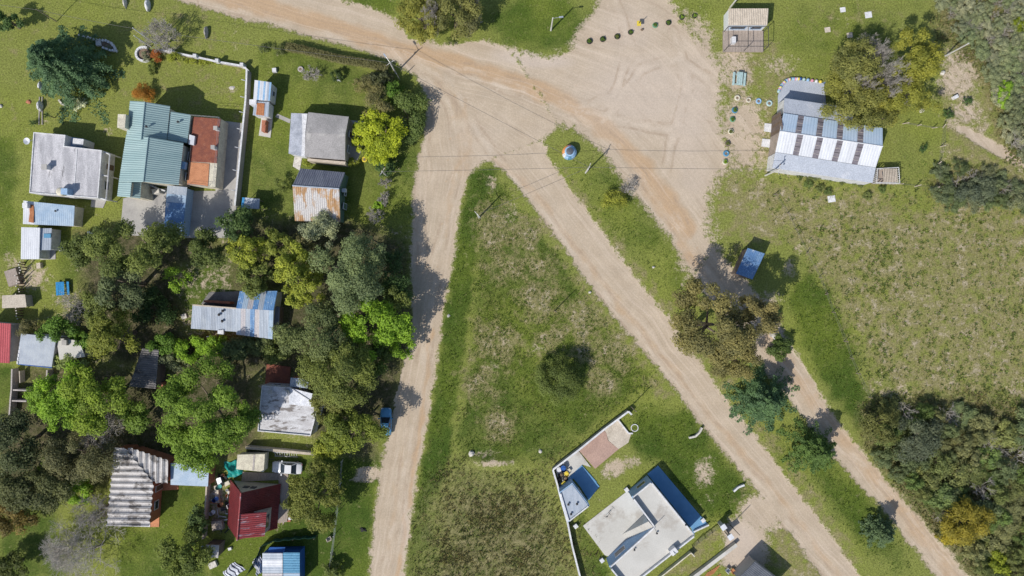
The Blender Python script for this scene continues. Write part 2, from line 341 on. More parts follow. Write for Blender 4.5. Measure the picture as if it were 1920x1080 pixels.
band([(740, 100), (800, 120), (850, 190), (870, 270), (872, 330)], 22, .4)
band([(870, 190), (880, 280), (850, 330), (835, 440)], 8, .5)
band([(780, 430), (792, 470), (800, 500)], 5, .5); band([(808, 620), (800, 700), (786, 820), (772, 900), (757, 1000), (745, 1090)], 6, .7)
band([(760, 820), (745, 900), (735, 1000), (725, 1090)], 8, .4)
band([(930, 300), (1010, 370), (1100, 490), (1200, 620), (1300, 740), (1400, 860), (1500, 980), (1580, 1090)], 10, .5)
band([(1210, 350), (1270, 440), (1310, 500)], 16, .6); band([(1440, 640), (1560, 800), (1670, 930), (1785, 1075)], 20, .6)
pale = np.zeros(PX.shape)
for e_ in [(1200, 170, 130, 90, .7), (1290, 200, 60, 120, .7), (1180, 60, 70, 60, .55), (1000, 110, 80, 18, .8, .4, .1), (640, 110, 110, 12, .7, .5, .3), (900, 260, 80, 60, .35), (1380, 1025, 40, 45, 1.0), (1300, 330, 40, 60, .5), (760, 1000, 10, 90, .5)]:
    pale = np.maximum(pale, ell(*e_) if len(e_) > 5 else ell(*e_, .6))
lush = np.zeros(PX.shape)
def addl(m): 
    global lush
    lush = np.maximum(lush, m)
addl(blob([(880, 325), (905, 308), (935, 318), (905, 400), (890, 520), (878, 620), (855, 760), (840, 880), (800, 960), (770, 990), (790, 880), (812, 740), (830, 600), (850, 470)], 10, .95))
addl(ell(1045, 730, 110, 80, .75, .5)); addl(ell(940, 760, 90, 120, .55, .6)); addl(ell(790, 1030, 35, 90, .6, .5))
addl(blob([(1180, 770), (1290, 770), (1415, 930), (1370, 960), (1330, 980), (1230, 870), (1190, 850)], 18, 1.0))
addl(blob([(490, 75), (620, 105), (745, 140), (800, 200), (780, 400), (760, 480), (640, 480), (490, 440), (465, 400), (475, 140)], 9, .55))
addl(blob([(1470, 560), (1520, 500), (1560, 560), (1600, 640), (1630, 760), (1610, 800), (1580, 770), (1530, 690)], 14, .95))
addl(ell(1180, 400, 60, 130, .55, .5, -.7)); addl(ell(1270, 520, 30, 60, .5, .5, -.6)); addl(ell(1600, 950, 130, 35, .85, .5, .9)); addl(ell(1480, 860, 60, 30, .4, .5, .9))
addl(blob([(290, 905), (395, 905), (390, 1090), (215, 1090), (225, 990), (290, 985)], 9, .75)); addl(blob([(0, 970), (110, 950), (120, 1090), (0, 1090)], 12, .7))
addl(blob([(590, 850), (715, 850), (700, 960), (690, 1090), (395, 1090), (400, 1020), (530, 980), (530, 860)], 8, .9))
addl(ell(1010, 40, 100, 60, .8, .4)); addl(ell(1590, 70, 150, 75, .5, .6)); addl(ell(1720, 290, 45, 60, .3, .3)); addl(ell(1300, 20, 40, 25, .4)); addl(ell(700, 10, 60, 25, .7))
addl(blob([(-140, 250), (40, 240), (38, 480), (-140, 490)], 14, .65)); addl(blob([(-140, 680), (32, 682), (28, 800), (-140, 800)], 8, .7)); addl(blob([(100, 425), (190, 425), (150, 540), (105, 530)], 10, .6))
addl(blob([(320, 540), (360, 470), (440, 460), (450, 560), (360, 620)], 10, .9)); addl(ell(660, 800, 70, 70, .5)); addl(ell(740, 500, 35, 90, .6)); addl(blob([(1080, 930), (1135, 1045), (1150, 1090), (1090, 1090)], 8, .8)); addl(blob([(1060, 840), (1170, 760), (1190, 800)], 8, .5))
dry = np.zeros(PX.shape)
def addd(m):
    global dry
    dry = np.maximum(dry, m)
addd(blob([(1330, 320), (1450, 320), (1670, 350), (1900, 370), (2060, 380), (2060, 770), (1640, 770), (1600, 640), (1480, 470), (1350, 460)], 45, .86))
addd(blob([(900, 330), (930, 330), (1010, 430), (1210, 690), (1250, 780), (1130, 700), (930, 740), (885, 640)], 30, .44))
for e_ in ((925, 430, 45, 60), (985, 440, 50, 40), (960, 500, 60, 30), (1010, 560, 50, 50), (1090, 600, 60, 50), (1150, 660, 60, 45), (930, 640, 55, 50), (1030, 640, 40, 30), (900, 720, 40, 40), (1010, 500, 40, 30), (1130, 720, 40, 30), (935, 800, 36, 40), (1100, 660, 40, 30)): addd(ell(*e_, .98, .7)); addd(blob([(930, 310), (1060, 470), (1270, 740), (1230, 760), (1030, 480)], 7, .55))
addd(blob([(1025, 270), (1060, 340), (1300, 680), (1420, 830), (1560, 1030), (1600, 1090), (1640, 1090), (1500, 860), (1330, 660), (1080, 330)], 9, .62))
addd(blob([(1355, 60), (1480, 70), (1480, 340), (1350, 340)], 25, .62)); addd(blob([(1720, 60), (1930, 60), (2060, 380), (1770, 370), (1765, 230)], 30, .72)); addd(ell(1600, 40, 120, 40, .4)); addd(blob([(-140, -140), (335, -140), (480, 70), (470, 130), (300, 90), (235, 250), (60, 240), (-140, 260)], 25, .28))
addd(blob([(325, -10), (345, 8), (450, 45), (475, 70), (470, 125), (300, 85), (280, 20)], 10, .42)); addd(blob([(295, 100), (465, 130), (455, 230), (330, 210), (290, 180)], 10, .4))
addd(blob([(1430, 1000), (1470, 980), (1560, 1090), (1420, 1090)], 10, .75)); addd(blob([(1240, 1080), (1340, 985), (1380, 1000), (1300, 1090)], 9, .7)); addd(ell(1400, 935, 40, 25, .6))
thatch_and_shade = np.maximum(blob([(865, 890), (940, 900), (1030, 872), (1052, 960), (1080, 1090), (1090, 1230), (770, 1230), (800, 1090), (825, 960)], 60, 1.0), blob([(1610, 760), (1760, 740), (2060, 760), (2060, 1230), (1900, 1230), (1700, 960), (1620, 840)], 20, 1.0))
thatch_and_shade = np.maximum(thatch_and_shade, blob([(1730, -140), (2060, -140), (2060, 380), (1900, 300), (1850, 150), (1760, 60)], 16, 1.0)); thatch_and_shade = np.maximum(thatch_and_shade, ell(1830, 350, 80, 30, .9))
# ground darkened under the dense trees to stand in for their shade
for pl in ([(150, 440), (330, 420), (440, 470), (330, 500), (330, 560), (340, 640), (240, 690), (150, 640), (160, 520)], [(430, 420), (640, 410), (760, 450), (765, 640), (735, 780), (700, 850), (600, 850), (590, 720), (480, 700), (300, 690), (340, 640), (520, 640), (530, 540), (440, 540)], [(60, 690), (240, 690), (480, 700), (480, 850), (300, 860), (0, 960), (0, 800)]): thatch_and_shade = np.maximum(thatch_and_shade, blob(pl, 16, .95))
tree_shade = np.maximum(0, thatch_and_shade * ((PX < 775) & (PY > 395))); patches = np.where(tree_shade > .3, np.minimum(patches, -.1), patches); dirt = np.where((tree_shade > .3) & (allroad < 4), np.minimum(dirt, .1), dirt)  # mask of the shade painted on the ground between the western trees
addl(blob([(900, 330), (930, 330), (1010, 430), (1230, 720), (1170, 760), (1040, 860), (850, 870), (885, 600)], 12, .68))
across = np.full(PX.shape, 1e9)
for pl in ([(300, -60), (600, 35), (740, 85), (860, 130), (1000, 175), (1120, 230), (1200, 320), (1290, 440), (1420, 620), (1560, 800), (1660, 930), (1860, 1180)], [(740, 90), (835, 200), (845, 320), (815, 470), (795, 650), (760, 830), (730, 1000), (700, 1230)], [(870, 220), (960, 290), (1100, 470), (1300, 730), (1500, 990), (1700, 1240)]):
    d = pdist(pl); across = np.where(np.abs(d) < np.abs(across), d, across)
across = across * (H / F)
rut = np.full(PX.shape, 1e9)
for pl in ([(700, 108), (760, 128), (792, 165), (800, 215), (798, 262), (792, 330), (788, 420), (792, 500)], [(520, 40), (740, 95), (840, 150), (890, 235), (930, 300), (1010, 385)], [(380, 0), (600, 62), (740, 104), (900, 135), (1060, 192), (1160, 272), (1250, 392), (1310, 490)], [(1150, 0), (1185, 90), (1150, 185), (1065, 205), (985, 172), (900, 150)], [(1262, 60), (1292, 160), (1262, 262), (1240, 350), (1290, 440)], [(852, 330), (824, 470), (802, 640), (768, 830), (735, 1000), (718, 1090)], [(950, 322), (1020, 400), (1110, 520), (1210, 645), (1330, 795), (1450, 945), (1580, 1110)], [(1320, 500), (1395, 590), (1478, 700), (1575, 825), (1680, 935), (1810, 1110)], [(880, 312), (858, 250), (838, 190), (800, 150), (700, 112)], [(1130, 230), (1200, 130), (1270, 110), (1330, 150)], [(1100, 210), (1220, 240), (1330, 240)]):
    d = pdist(pl) + 3 * wob(PX, PY, 90, 9); rut = np.where(np.abs(d) < np.abs(rut), d, rut)
rut = np.clip(np.abs(rut) * (H / F), 0, 5)
relief = .035 * wob(PX, PY, 60, 41) + .02 * wob(PX, PY, 22, 42) * (1 - np.clip(dirt * 1.3, 0, 1)) - .05 * np.clip(dirt * 1.2 - .2, 0, 1) + .05 * thatch_and_shade * wob(PX, PY, 16, 43)
relief += .55 * ell(930, 868, 40, 10, 1.0, .6)
VX = (PX - 960) * H / F; VY = -(PY - 540) * H / F
# ground material
g = G('earth_and_grass')
aD, aO, aL, aY, aT, aP, aX, aR, aSh = [g.attr(k) for k in ('dirt', 'orange', 'lush', 'dry', 'thatch_and_shade', 'pale', 'across', 'rut', 'tree_shade')]
n_big = g.noise(.07, 3); n_mid = g.noise(.35, 3); n_sm = g.noise(1.3, 4, rough=.65); n_f = g.noise(4.5, 3, rough=.7); n_ff = g.noise(11, 2, rough=.7)
lu = g.math('ADD', aL, g.math('MULTIPLY', g.math('SUBTRACT', n_mid, .5), 1.0))
grass = g.mix(g.step(lu, .15, .95), (.20, .222, .056), (.058, .098, .016))
grass = g.mix(g.step(n_big, .4, .65, 0, .4), grass, (.20, .235, .035))
grass = g.mix(g.step(n_sm, .52, .78, 0, .5), grass, (.225, .225, .08))
ds = g.math('ADD', aY, g.math('MULTIPLY', g.math('SUBTRACT', g.noise(.55, 5, rough=.68), .5), 2.8))
grass = g.mix(g.step(ds, .38, .95, 0, .85), grass, (.25, .22, .105))
grass = g.mix(g.math('MULTIPLY', g.step(ds, .85, 1.15), g.step(n_sm, .42, .6)), grass, (.38, .325, .225))
th = g.mix(g.step(n_sm, .35, .65), (.125, .122, .05), (.25, .22, .115)); th = g.mix(g.step(g.noise(.5, 4), .5, .7), th, (.125, .145, .048))
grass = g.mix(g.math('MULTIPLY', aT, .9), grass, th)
grass = g.mix(aSh, grass, g.mix(g.step(n_sm, .35, .65), (.06, .066, .026), (.115, .10, .058)))  # dark tone mixed in as painted tree shade
k = g.step(g.math('ADD', g.math('MULTIPLY', n_f, .6), g.math('MULTIPLY', n_ff, .4)), .33, .68, .55, 1.42)
cm = g.n('ShaderNodeCombineColor'); [g.l(k, cm.inputs[i]) for i in range(3)]
grass = g.mix(1.0, grass, cm.outputs[0], 'MULTIPLY')
ax2 = g.math('ADD', aX, g.math('MULTIPLY', n_big, 2.5)); cv = g.n('ShaderNodeCombineXYZ'); g.l(ax2, cv.inputs[0])
pw = g.n('ShaderNodeVectorMath', operation='SCALE'); g.l(g.pos(), pw.inputs[0]); pw.inputs['Scale'].default_value = .035
av = g.n('ShaderNodeVectorMath', operation='ADD'); g.l(cv.outputs[0], av.inputs[0]); g.l(pw.outputs[0], av.inputs[1])
st1 = g.noise(1.4, 4, vec=av.outputs[0], rough=.7)
so_ = g.mix(g.step(n_mid, .3, .7), (.475, .390, .295), (.425, .345, .255))
so_ = g.mix(g.math('MULTIPLY', g.step(g.math('ADD', aO, g.math('MULTIPLY', g.math('SUBTRACT', n_mid, .5), .9)), .2, .9), .85), so_, (.445, .305, .185))
so_ = g.mix(g.math('MULTIPLY', g.step(aP, .1, .9), .8), so_, (.51, .43, .36))
st2 = g.noise(4.5, 3, vec=av.outputs[0], rough=.7)
ps = g.step(aP, .1, .8, 1.0, .35)
so_ = g.mix(g.math('MULTIPLY', ps, g.step(st1, .5, .68, 0, .5)), so_, (.58, .48, .385)); so_ = g.mix(g.math('MULTIPLY', ps, g.step(st1, .48, .3, 0, .4)), so_, (.36, .275, .205)); so_ = g.mix(g.math('MULTIPLY', ps, g.step(st2, .5, .3, 0, .35)), so_, (.36, .275, .205)); so_ = g.mix(g.math('MULTIPLY', ps, g.step(st2, .55, .72, 0, .3)), so_, (.60, .51, .41))
so_ = g.mix(g.step(n_sm, .6, .8, 0, .35), so_, (.33, .28, .22))
rw = g.math('ABSOLUTE', g.math('SUBTRACT', aR, .78)); rn = g.math('MULTIPLY', g.step(g.noise(.25, 3), .42, .58), g.step(n_sm, .3, .55))
so_ = g.mix(g.math('MULTIPLY', g.step(rw, .24, .13, 0, .5), rn), so_, (.345, .26, .19)); so_ = g.mix(g.math('MULTIPLY', g.step(aR, .42, .15, 0, .35), rn), so_, (.585, .50, .41))
so_ = g.mix(g.step(g.noise(.9, 5, rough=.7), .63, .72, 0, .35), so_, (.36, .30, .24))
k2 = g.step(g.math('ADD', g.math('MULTIPLY', n_f, .5), g.math('MULTIPLY', n_ff, .5)), .3, .7, .86, 1.12)
cm2 = g.n('ShaderNodeCombineColor'); [g.l(k2, cm2.inputs[i]) for i in range(3)]
so_ = g.mix(1.0, so_, cm2.outputs[0], 'MULTIPLY')
dm = g.math('ADD', aD, g.math('ADD', g.math('MULTIPLY', g.math('SUBTRACT', n_sm, .5), 1.5), g.math('ADD', g.math('MULTIPLY', g.math('SUBTRACT', n_f, .5), .9), g.math('MULTIPLY', g.math('SUBTRACT', n_mid, .5), .7))))
col = g.mix(g.step(dm, .28, .78), grass, so_)
bm = g.math('MULTIPLY', g.math('ADD', n_f, n_ff), g.step(dm, .3, .8, 1.0, .12))
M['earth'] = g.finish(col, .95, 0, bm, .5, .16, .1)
CXc = (PX[:-1, :-1] + ST / 2); CYc = (PY[:-1, :-1] + ST / 2)
owner = np.full(CXc.shape, -1)
for i, (_, p) in enumerate(ROADS): owner[(owner < 0) & (sdist(p, CXc, CYc) > -5)] = i
idx = np.arange(NX * NY).reshape(NY, NX)
quads = np.stack([idx[1:, :-1], idx[1:, 1:], idx[:-1, 1:], idx[:-1, :-1]], -1).reshape(-1, 4)
ow = owner.reshape(-1)
FV = np.stack([VX.ravel(), VY.ravel(), relief.ravel()], -1)
ATT = dict(dirt=dirt, orange=orange, lush=lush, dry=dry, thatch_and_shade=thatch_and_shade, pale=pale, across=across, rut=rut, tree_shade=tree_shade)
def fastmesh(name, V, Q, k, attrs=None, mat=None, smooth=False):
    me = bpy.data.meshes.new(name); nq = len(Q)
    me.vertices.add(len(V)); me.vertices.foreach_set('co', np.ascontiguousarray(V, dtype=np.float32).ravel())
    me.loops.add(nq * k); me.loops.foreach_set('vertex_index', np.ascontiguousarray(Q, dtype=np.int32).ravel())
    me.polygons.add(nq); me.polygons.foreach_set('loop_start', np.arange(0, nq * k, k, dtype=np.int32)); me.polygons.foreach_set('loop_total', np.full(nq, k, dtype=np.int32))
    if smooth: me.polygons.foreach_set('use_smooth', np.ones(nq, dtype=bool))
    for kk, a in (attrs or {}).items():
        at = me.attributes.new(kk, 'FLOAT', 'POINT'); at.data.foreach_set('value', np.ascontiguousarray(a, dtype=np.float32).ravel())
    if mat: me.materials.append(M[mat])
    me.update(); me.validate(); return me
def patch(name, sel, extra=False):
    q = quads[sel]; u, inv = np.unique(q, return_inverse=True); q = inv.reshape(-1, 4); V = FV[u]
    A = {k_: a.ravel()[u] for k_, a in ATT.items()}
    if extra:      # the ground goes on to the horizon beyond the surveyed sheet
        c4 = [W(X0, Y0), W(X1, Y0), W(X1, Y1), W(X0, Y1)]; b = len(V); BIG = 1500
        far = [(-BIG, BIG), (BIG, BIG), (BIG, -BIG), (-BIG, -BIG)]
        V = np.vstack([V, [(p.x, p.y, -.03) for p in c4], [(x, y, -.03) for x, y in far]])
        q = np.vstack([q, [(b + i, b + 4 + i, b + 4 + (i + 1) % 4, b + (i + 1) % 4) for i in range(4)]])
        A = {k_: np.concatenate([a, np.full(8, .3 if k_ in ('dry', 'lush') else 0)]) for k_, a in A.items()}
    me = fastmesh(name, V, q, 4, A, 'earth', True)
    o = bpy.data.objects.new(name, me); COL.objects.link(o); o['kind'] = 'structure'; return o
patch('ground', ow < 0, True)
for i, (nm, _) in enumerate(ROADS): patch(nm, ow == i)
def cover_at(x, y, a):
    i = int(round((y - Y0) / ST)); j = int(round((x - X0) / ST)); return a[min(max(i, 0), NY - 1), min(max(j, 0), NX - 1)]
# ================================================================ buildings
def slope(parent, pts, mat, ribs=0, amp=.03, sq=False, name='roof_slope', n_panels=0, mats=None, th=.03, gap=.012):
    """one roof slope; pts = px,py,z of A,B,C,D (ribs repeat along A-B); optionally cut into single sheets"""
    A, B, C, D = [W(*p) for p in pts]
    if not n_panels: return MB().sheet(A, B, C, D, ribs, amp, th, sq).build(name, mat, parent)
    for i in range(n_panels):
        u0 = (i + gap * (i > 0)) / n_panels; u1 = (i + 1) / n_panels; up = Vector((0, 0, .018 * (i % 2)))
        MB().sheet(A.lerp(B, u0) + up, A.lerp(B, u1) + up, D.lerp(C, u1) + up, D.lerp(C, u0) + up, ribs, amp, th, sq).build('roof_sheet', mats[i % len(mats)], parent)
def flat_house(root, pts, z, wall, roof, par=None, ph=.35, pw=.2, name='wall'):
    P = WL(pts, z)
    MB().slab(P, -.06, z - .02).build(name, wall, root)
    Q = inset(P, pw if par else -.12)
    r = MB().slab(Q, z - .015, z + .05).build('roof', roof, root)
    if par:
        m = MB(); ring(m, [p.xy for p in P], pw - .004, z - .01, z + ph); m.build('parapet', par, root)
    return r
def ridge_cap(root, a, b, mat, r=.12): MB().tube([W(*a) + Vector((0, 0, .05)), W(*b) + Vector((0, 0, .05))], r, 6).build('ridge_cap', mat, root)
def chimney(root, px, py, z0, z1, h, mat='white_paint', cap='concrete'):
    c = W(px, py, z1); o = MB().box(c, h, h, z0, z1).build('chimney', mat, root)
    MB().box(c, h * 1.25, h * 1.25, z1 - .002, z1 + .08).build('chimney_cap', cap, o); return o
def vents(root, pts, r=.13):
    for px, py, z in pts:
        c = W(px, py, z); MB().lathe(c, [(r * .6, -.1), (r * .6, .25), (r * 1.5, .28), (.01, .42)], 10).build('vent', 'dark_metal', root)
# --- teal roofed house
t = thing('house', 'big house under ribbed teal metal roofs in two gabled wings', 'house', W(300, 290))
nl = [(244, 189, 4.3), (272, 191, 5.8), (265, 262, 5.8), (237, 259, 4.3)]; nr = [(272, 191, 5.8), (319, 199, 4.3), (312, 266, 4.3), (265, 262, 5.8)]
sl_ = [(237, 252, 4.1), (278.5, 257, 6.1), (271, 337, 6.1), (220, 368, 4.1)]
sl_ = [(237, 252, 4.1), (278.5, 257, 6.1), (269, 341, 6.1), (223, 341, 4.1)]; sr_ = [(278.5, 257, 6.1), (344, 268, 4.1), (335, 347, 4.1), (269, 341, 6.1)]
ax_ = [(320, 209, 4.15), (358, 215, 3.3), (351, 268, 3.3), (313, 262, 4.15)]
tail = [(223, 341.5, 4.1), (247, 341.5, 5.05), (244, 370, 5.05), (220, 368, 4.1)]; tail2 = [(247.3, 338, 4.5), (265.5, 338, 3.9), (263, 372, 3.9), (244.5, 370, 4.5)]
def rb(q): return [q[0], q[3], q[2], q[1]]
for q, n in ((nl, 17), (nr, 17), (ax_, 14), (sl_, 21), (sr_, 21), (tail, 7), (tail2, 8)): slope(t, rb(q), 'teal_metal', n, .028)
ridge_cap(t, nl[1], nl[2], 'teal_metal', .1); ridge_cap(t, sl_[1], sl_[2], 'teal_metal', .1)
walls_under(t, [WL(q) for q in (nl, nr)], 'cream_paint', .3, .16); walls_under(t, [WL(q) for q in (sl_, sr_)], 'cream_paint', .3, .16); walls_under(t, [WL(ax_)], 'cream_paint', .2, .12); walls_under(t, [WL(tail), WL(tail2)], 'cream_paint', .2, .16)
MB().slab(WL([(221, 214), (236, 214.5), (234, 240), (219.5, 239)], 5.6), 0, 5.6).build('chimney', 'cream_paint', t)
vents(t, [(335, 229, 3.9), (276, 238, 5.75)], .12)
pe, pq = W(344, 268, 4.0), W(335, 347, 4.0)
for tt in (.25, .75): window(t, pq, pe, 1 - tt, 1.2, 1.1, 2.3)
# terrace block with tiled roof east of it
b = [(361, 218), (414, 222), (405, 356), (389, 354), (388, 352), (352, 347)]
MB().slab(inset(WL([(361, 218), (414.5, 222), (404, 352), (350, 346)], 2.8), .05), -.06, 2.78).build('wall', 'cream_paint', t, label='cream wall below the tiled terrace')
MB().slab(WL([(362, 219), (413.5, 223), (406.5, 306), (356, 303)], 2.8), 2.785, 2.86).build('terrace', 'terracotta', t, label='dark terracotta tiled terrace')
MB().slab(WL([(355, 304), (393, 307), (390, 349), (351, 346)], 2.8), 2.785, 2.87).build('terrace', 'terracotta_light', t, label='orange tiled terrace corner')
m = MB()
for a, c_ in (((361, 218), (414.5, 222)), ((414.5, 222), (404, 352)), ((390, 350), (356, 346))):
    A, B = W(*a, 2.86), W(*c_, 2.86); n = int((B - A).length / 1.3)
    for i in range(n + 1): m.tube([A.lerp(B, i / n), A.lerp(B, i / n) + Vector((0, 0, .9))], .025, 4)
    for zz in (.45, .9): m.tube([A + Vector((0, 0, zz)), B + Vector((0, 0, zz))], .02, 4)
m.build('railing', 'steel', t)
for px, py in ((404, 240), (399, 276)):
    chimney(t, px, py, 2.8, 3.9, .22)
m = MB(); m.slab(WL([(357, 253), (367, 256), (365, 273), (355, 271)], 3.0), 2.86, 3.3); m.build('skylight_box', 'zinc_white', t)
m = MB(); m.slab(WL([(342, 303), (351, 305), (349, 318), (340, 317)], 3.0), 2.86, 3.4); m.build('water_box', 'paint_sky', t)
# --- yard floor pieces south of the teal house
def pad(name, label, pts, mat, z=.1, cat='pavement', z0=-.15, group=None):
    P = WL(pts, z); c = sum(P, Vector()) / len(P); c.z = 0
    o = MB().slab(P, z0, z).build(name, mat, None, c); o['kind'] = 'structure'; return o
pad('patio', '', [(231, 372), (312, 352), (312, 445), (225, 440)], 'concrete', .08)
pad('patio', '', [(352, 358), (404, 358), (416, 226), (462, 232), (452, 320), (440, 420), (430, 446), (342, 446)], 'concrete', .07)
t = thing('kitchen_shed', 'long blue sheet metal lean-to beside the dark concrete courtyard', 'shed', W(330, 395))
slope(t, [(314, 347.5, 2.5), (306, 440, 2.5), (342, 443, 2.3), (351, 351, 2.3)], '', 0, .02, n_panels=6, mats=['zinc_pale', 'zinc_blue', 'blue_worn', 'blue_worn', 'blue_worn', 'zinc_blue'])
walls_under(t, [WL([(314, 347.5, 2.5), (351, 351, 2.3), (342, 443, 2.3), (306, 440, 2.5)])], 'blue_wall', .18, .1)
t = thing('brick_arch_oven', 'curved white parapet of a small oven yard behind the teal house', 'oven', W(268, 345))
m = MB(); pts_ = [W(267 + 9 * math.cos(a_), 346 + 7 * math.sin(a_), 1.2) for a_ in np.linspace(2.2, 6.0, 9)] + [W(292, 352, 1.2), W(309, 358, 1.2)]
for a_, b_ in zip(pts_[:-1], pts_[1:]):
    e_ = (b_ - a_).normalized(); n_ = Vector((-e_.y, e_.x, 0)) * .1
    m.slab([a_ - n_, b_ - n_, b_ + n_, a_ + n_], -.05, 1.2)
m.build('wall', 'white_paint', t); m = MB().box(W(301, 361, 0), .5, .35, -.05, 1.5, .2).build('hearth', 'stone_pale', t)
# --- white flat roofed house
t = thing('house', 'white flat roofed house with streaky roof and round water tank', 'house', W(125, 310))
flat_house(t, [(64, 248), (124, 253.5), (121.5, 274), (192, 282), (185, 372), (56, 362)], 3.2, 'white_paint', 'white_render', 'white_paint', .16, .14)
MB().slab(WL([(144, 277), (145.6, 277), (139, 366), (137.4, 366)], 3.27), 3.24, 3.3).build('roof_joint', 'white_paint', t)
MB().slab(WL([(137, 259), (157, 261), (155.5, 272.5), (136, 271)], 2.6), -.05, 2.6).build('annex', 'white_paint', t)
MB().slab(WL([(124.5, 256), (156, 260), (154, 278), (122, 275)], 1.9), -.05, 1.9).build('porch_wall', 'blue_wall', t)
m = MB(); 
for a_, b_ in (((192.5, 284), (206, 289)), ((206, 289), (199, 374)), ((199, 374), (186.5, 371)), ((189.5, 328), (202.5, 330))): m.tube([W(*a_, 2.8), W(*b_, 2.8)], .1, 4)
for p in ((206, 289), (202.5, 330), (199, 374)): m.tube([W(*p, 2.8), W(*p, 2.8) * Vector((1, 1, 0)) if False else Vector((W(*p, 2.8).x, W(*p, 2.8).y, -.05))], .09, 4)
m.build('pergola', 'white_paint', t)
chimney(t, 83, 313, 3.2, 4.2, .3)
o = MB().lathe(W(121, 361, 3.25), [(.02, 0), (.55, 0), (.58, .1), (.58, .95), (.45, 1.1), (.3, 1.15), (.02, 1.18)], 18).build('water_tank', 'cream_paint', t, smooth=False)
MB().box(W(131, 361, 3.3), .45, .4, 3.25, 4.6).build('tank_stand', 'blue_wall', t)
o = MB().lathe(W(52, 265, 2.9), [(.05, 0), (.35, .1), (.48, .22), (.46, .25), (.02, .05)], 14).build('satellite_dish', 'zinc_white', t); MB().tube([W(52, 265, 2.92), W(62, 262, 2.6)], .04, 5).build('dish_arm', 'steel', o)
p0, p1 = W(185, 372, 3.2), W(192, 282, 3.2)
window(t, p0, p1, .3, 1.3, 1.0, 2.1); window(t, p0, p1, .7, .95, .05, 2.1, name='door', pane='wood_dark'); window(t, W(56, 362, 3.2), p0, .5, 1.4, 1.0, 2.1)
MB().slab(WL([(172, 370), (200, 374), (193, 390), (170, 388)], .1), -.1, .1).build('step', 'concrete', t)
# --- blue and white shed
t = thing('shed', 'pale blue sheet roof shed with rusty stripe at one end', 'shed', W(95, 402))
slope(t, [(44, 376, 2.5), (65, 378.5, 2.5), (64, 421, 2.3), (43, 420, 2.3)], 'zinc_white', 6, .015); slope(t, [(65.3, 378.5, 2.52), (140, 386, 2.5), (138, 424, 2.3), (64.3, 421, 2.32)], 'zinc_blue', 20, .015)
MB().slab(WL([(55, 384), (63, 384), (64, 398), (63, 418), (54, 416), (56, 400)], 2.5), 2.46, 2.56).build('rust_sheet', 'rust', t)
walls_under(t, [WL([(44, 376, 2.5), (140, 386, 2.5), (138, 424, 2.3), (43, 420, 2.3)])], 'cream_paint', .2, .1); vents(t, [(106, 396, 2.45)], .1)
MB().box(W(52, 386, 2.6), .35, .35, 2.5, 3.2).build('tank', 'plain_white', t)
t = thing('shed', 'white roofed shed with bluish strip and teal pane on it', 'shed', W(66, 456))
slope(t, [(40, 426, 2.6), (75, 427, 2.6), (73.5, 486, 2.5), (39, 486, 2.5)], 'zinc_white', 9, .012); slope(t, [(75.8, 428, 2.3), (97, 428, 2.15), (95.5, 469, 2.15), (75, 469, 2.3)], 'zinc_pale', 5, .012)
MB().slab(WL([(82, 438), (95, 438), (95, 446), (82, 446)], 2.3), 2.24, 2.3).build('roof_window', 'teal_blue_sheet', t)
walls_under(t, [WL([(40, 426, 2.6), (75, 427, 2.6), (73.5, 486, 2.5), (39, 486, 2.5)])], 'white_paint', .12); walls_under(t, [WL([(75.8, 428, 2.3), (97, 428, 2.15), (95.5, 469, 2.15), (75, 469, 2.3)])], 'white_paint', .1)
pad('patio', '', [(76, 468), (104, 462), (104, 486), (76, 487)], 'concrete', .08)
# --- playhouse
t = thing('playhouse', 'small cabin with blue and white striped roof beside the boundary wall', 'cabin', W(494, 186))
slope(t, [(477.5, 150, 2.6), (509, 154.5, 2.6), (506, 189, 2.5), (475, 187, 2.5)], '', 0, .015, n_panels=9, mats=['zinc_white', 'zinc_white', 'paint_sky', 'zinc_white', 'zinc_white', 'paint_sky', 'zinc_white', 'zinc_pale', 'paint_sky'])
slope(t, [(477, 190, 2.2), (505, 191, 2.2), (503, 219, 2.0), (474, 216, 2.0)], 'zinc_pale', 6, .02); MB().sheet(*WL([(482, 193, 2.27), (496, 194, 2.27), (495, 217, 2.07), (480, 215, 2.07)]), 4, .015).build('rust_sheet', 'rust', t)
walls_under(t, [WL([(477.5, 150, 2.6), (509, 154.5, 2.6), (506, 189, 2.5), (475, 187, 2.5)])], 'white_paint', .12); walls_under(t, [WL([(477, 190.3, 2.2), (505, 191.3, 2.2), (503, 219, 2.0), (474, 216, 2.0)])], 'white_paint', .1)
MB().box(W(474, 191, 2.4), .5, .35, -.05, 2.4).build('tank', 'plain_white', t)
window(t, W(506, 189, 2.5), W(509, 154.5, 2.6), .5, .8, .9, 1.8)
t = thing('barbecue', 'brick barbecue on a pale concrete base beside the cabin', 'barbecue', W(498, 240))
MB().slab(WL([(490, 221), (511, 222), (507, 258), (485, 254)], .12), -.1, .12).build('base', 'concrete_pale', t); MB().slab(WL([(491, 225), (499, 225.5), (497, 247), (490, 246)], 1.2), .12, 1.2).build('body', 'brick', t); MB().slab(WL([(492.5, 228), (497.5, 228), (497, 234), (492.5, 234)], 2.0), 1.2, 2.0).build('flue', 'brick', t)
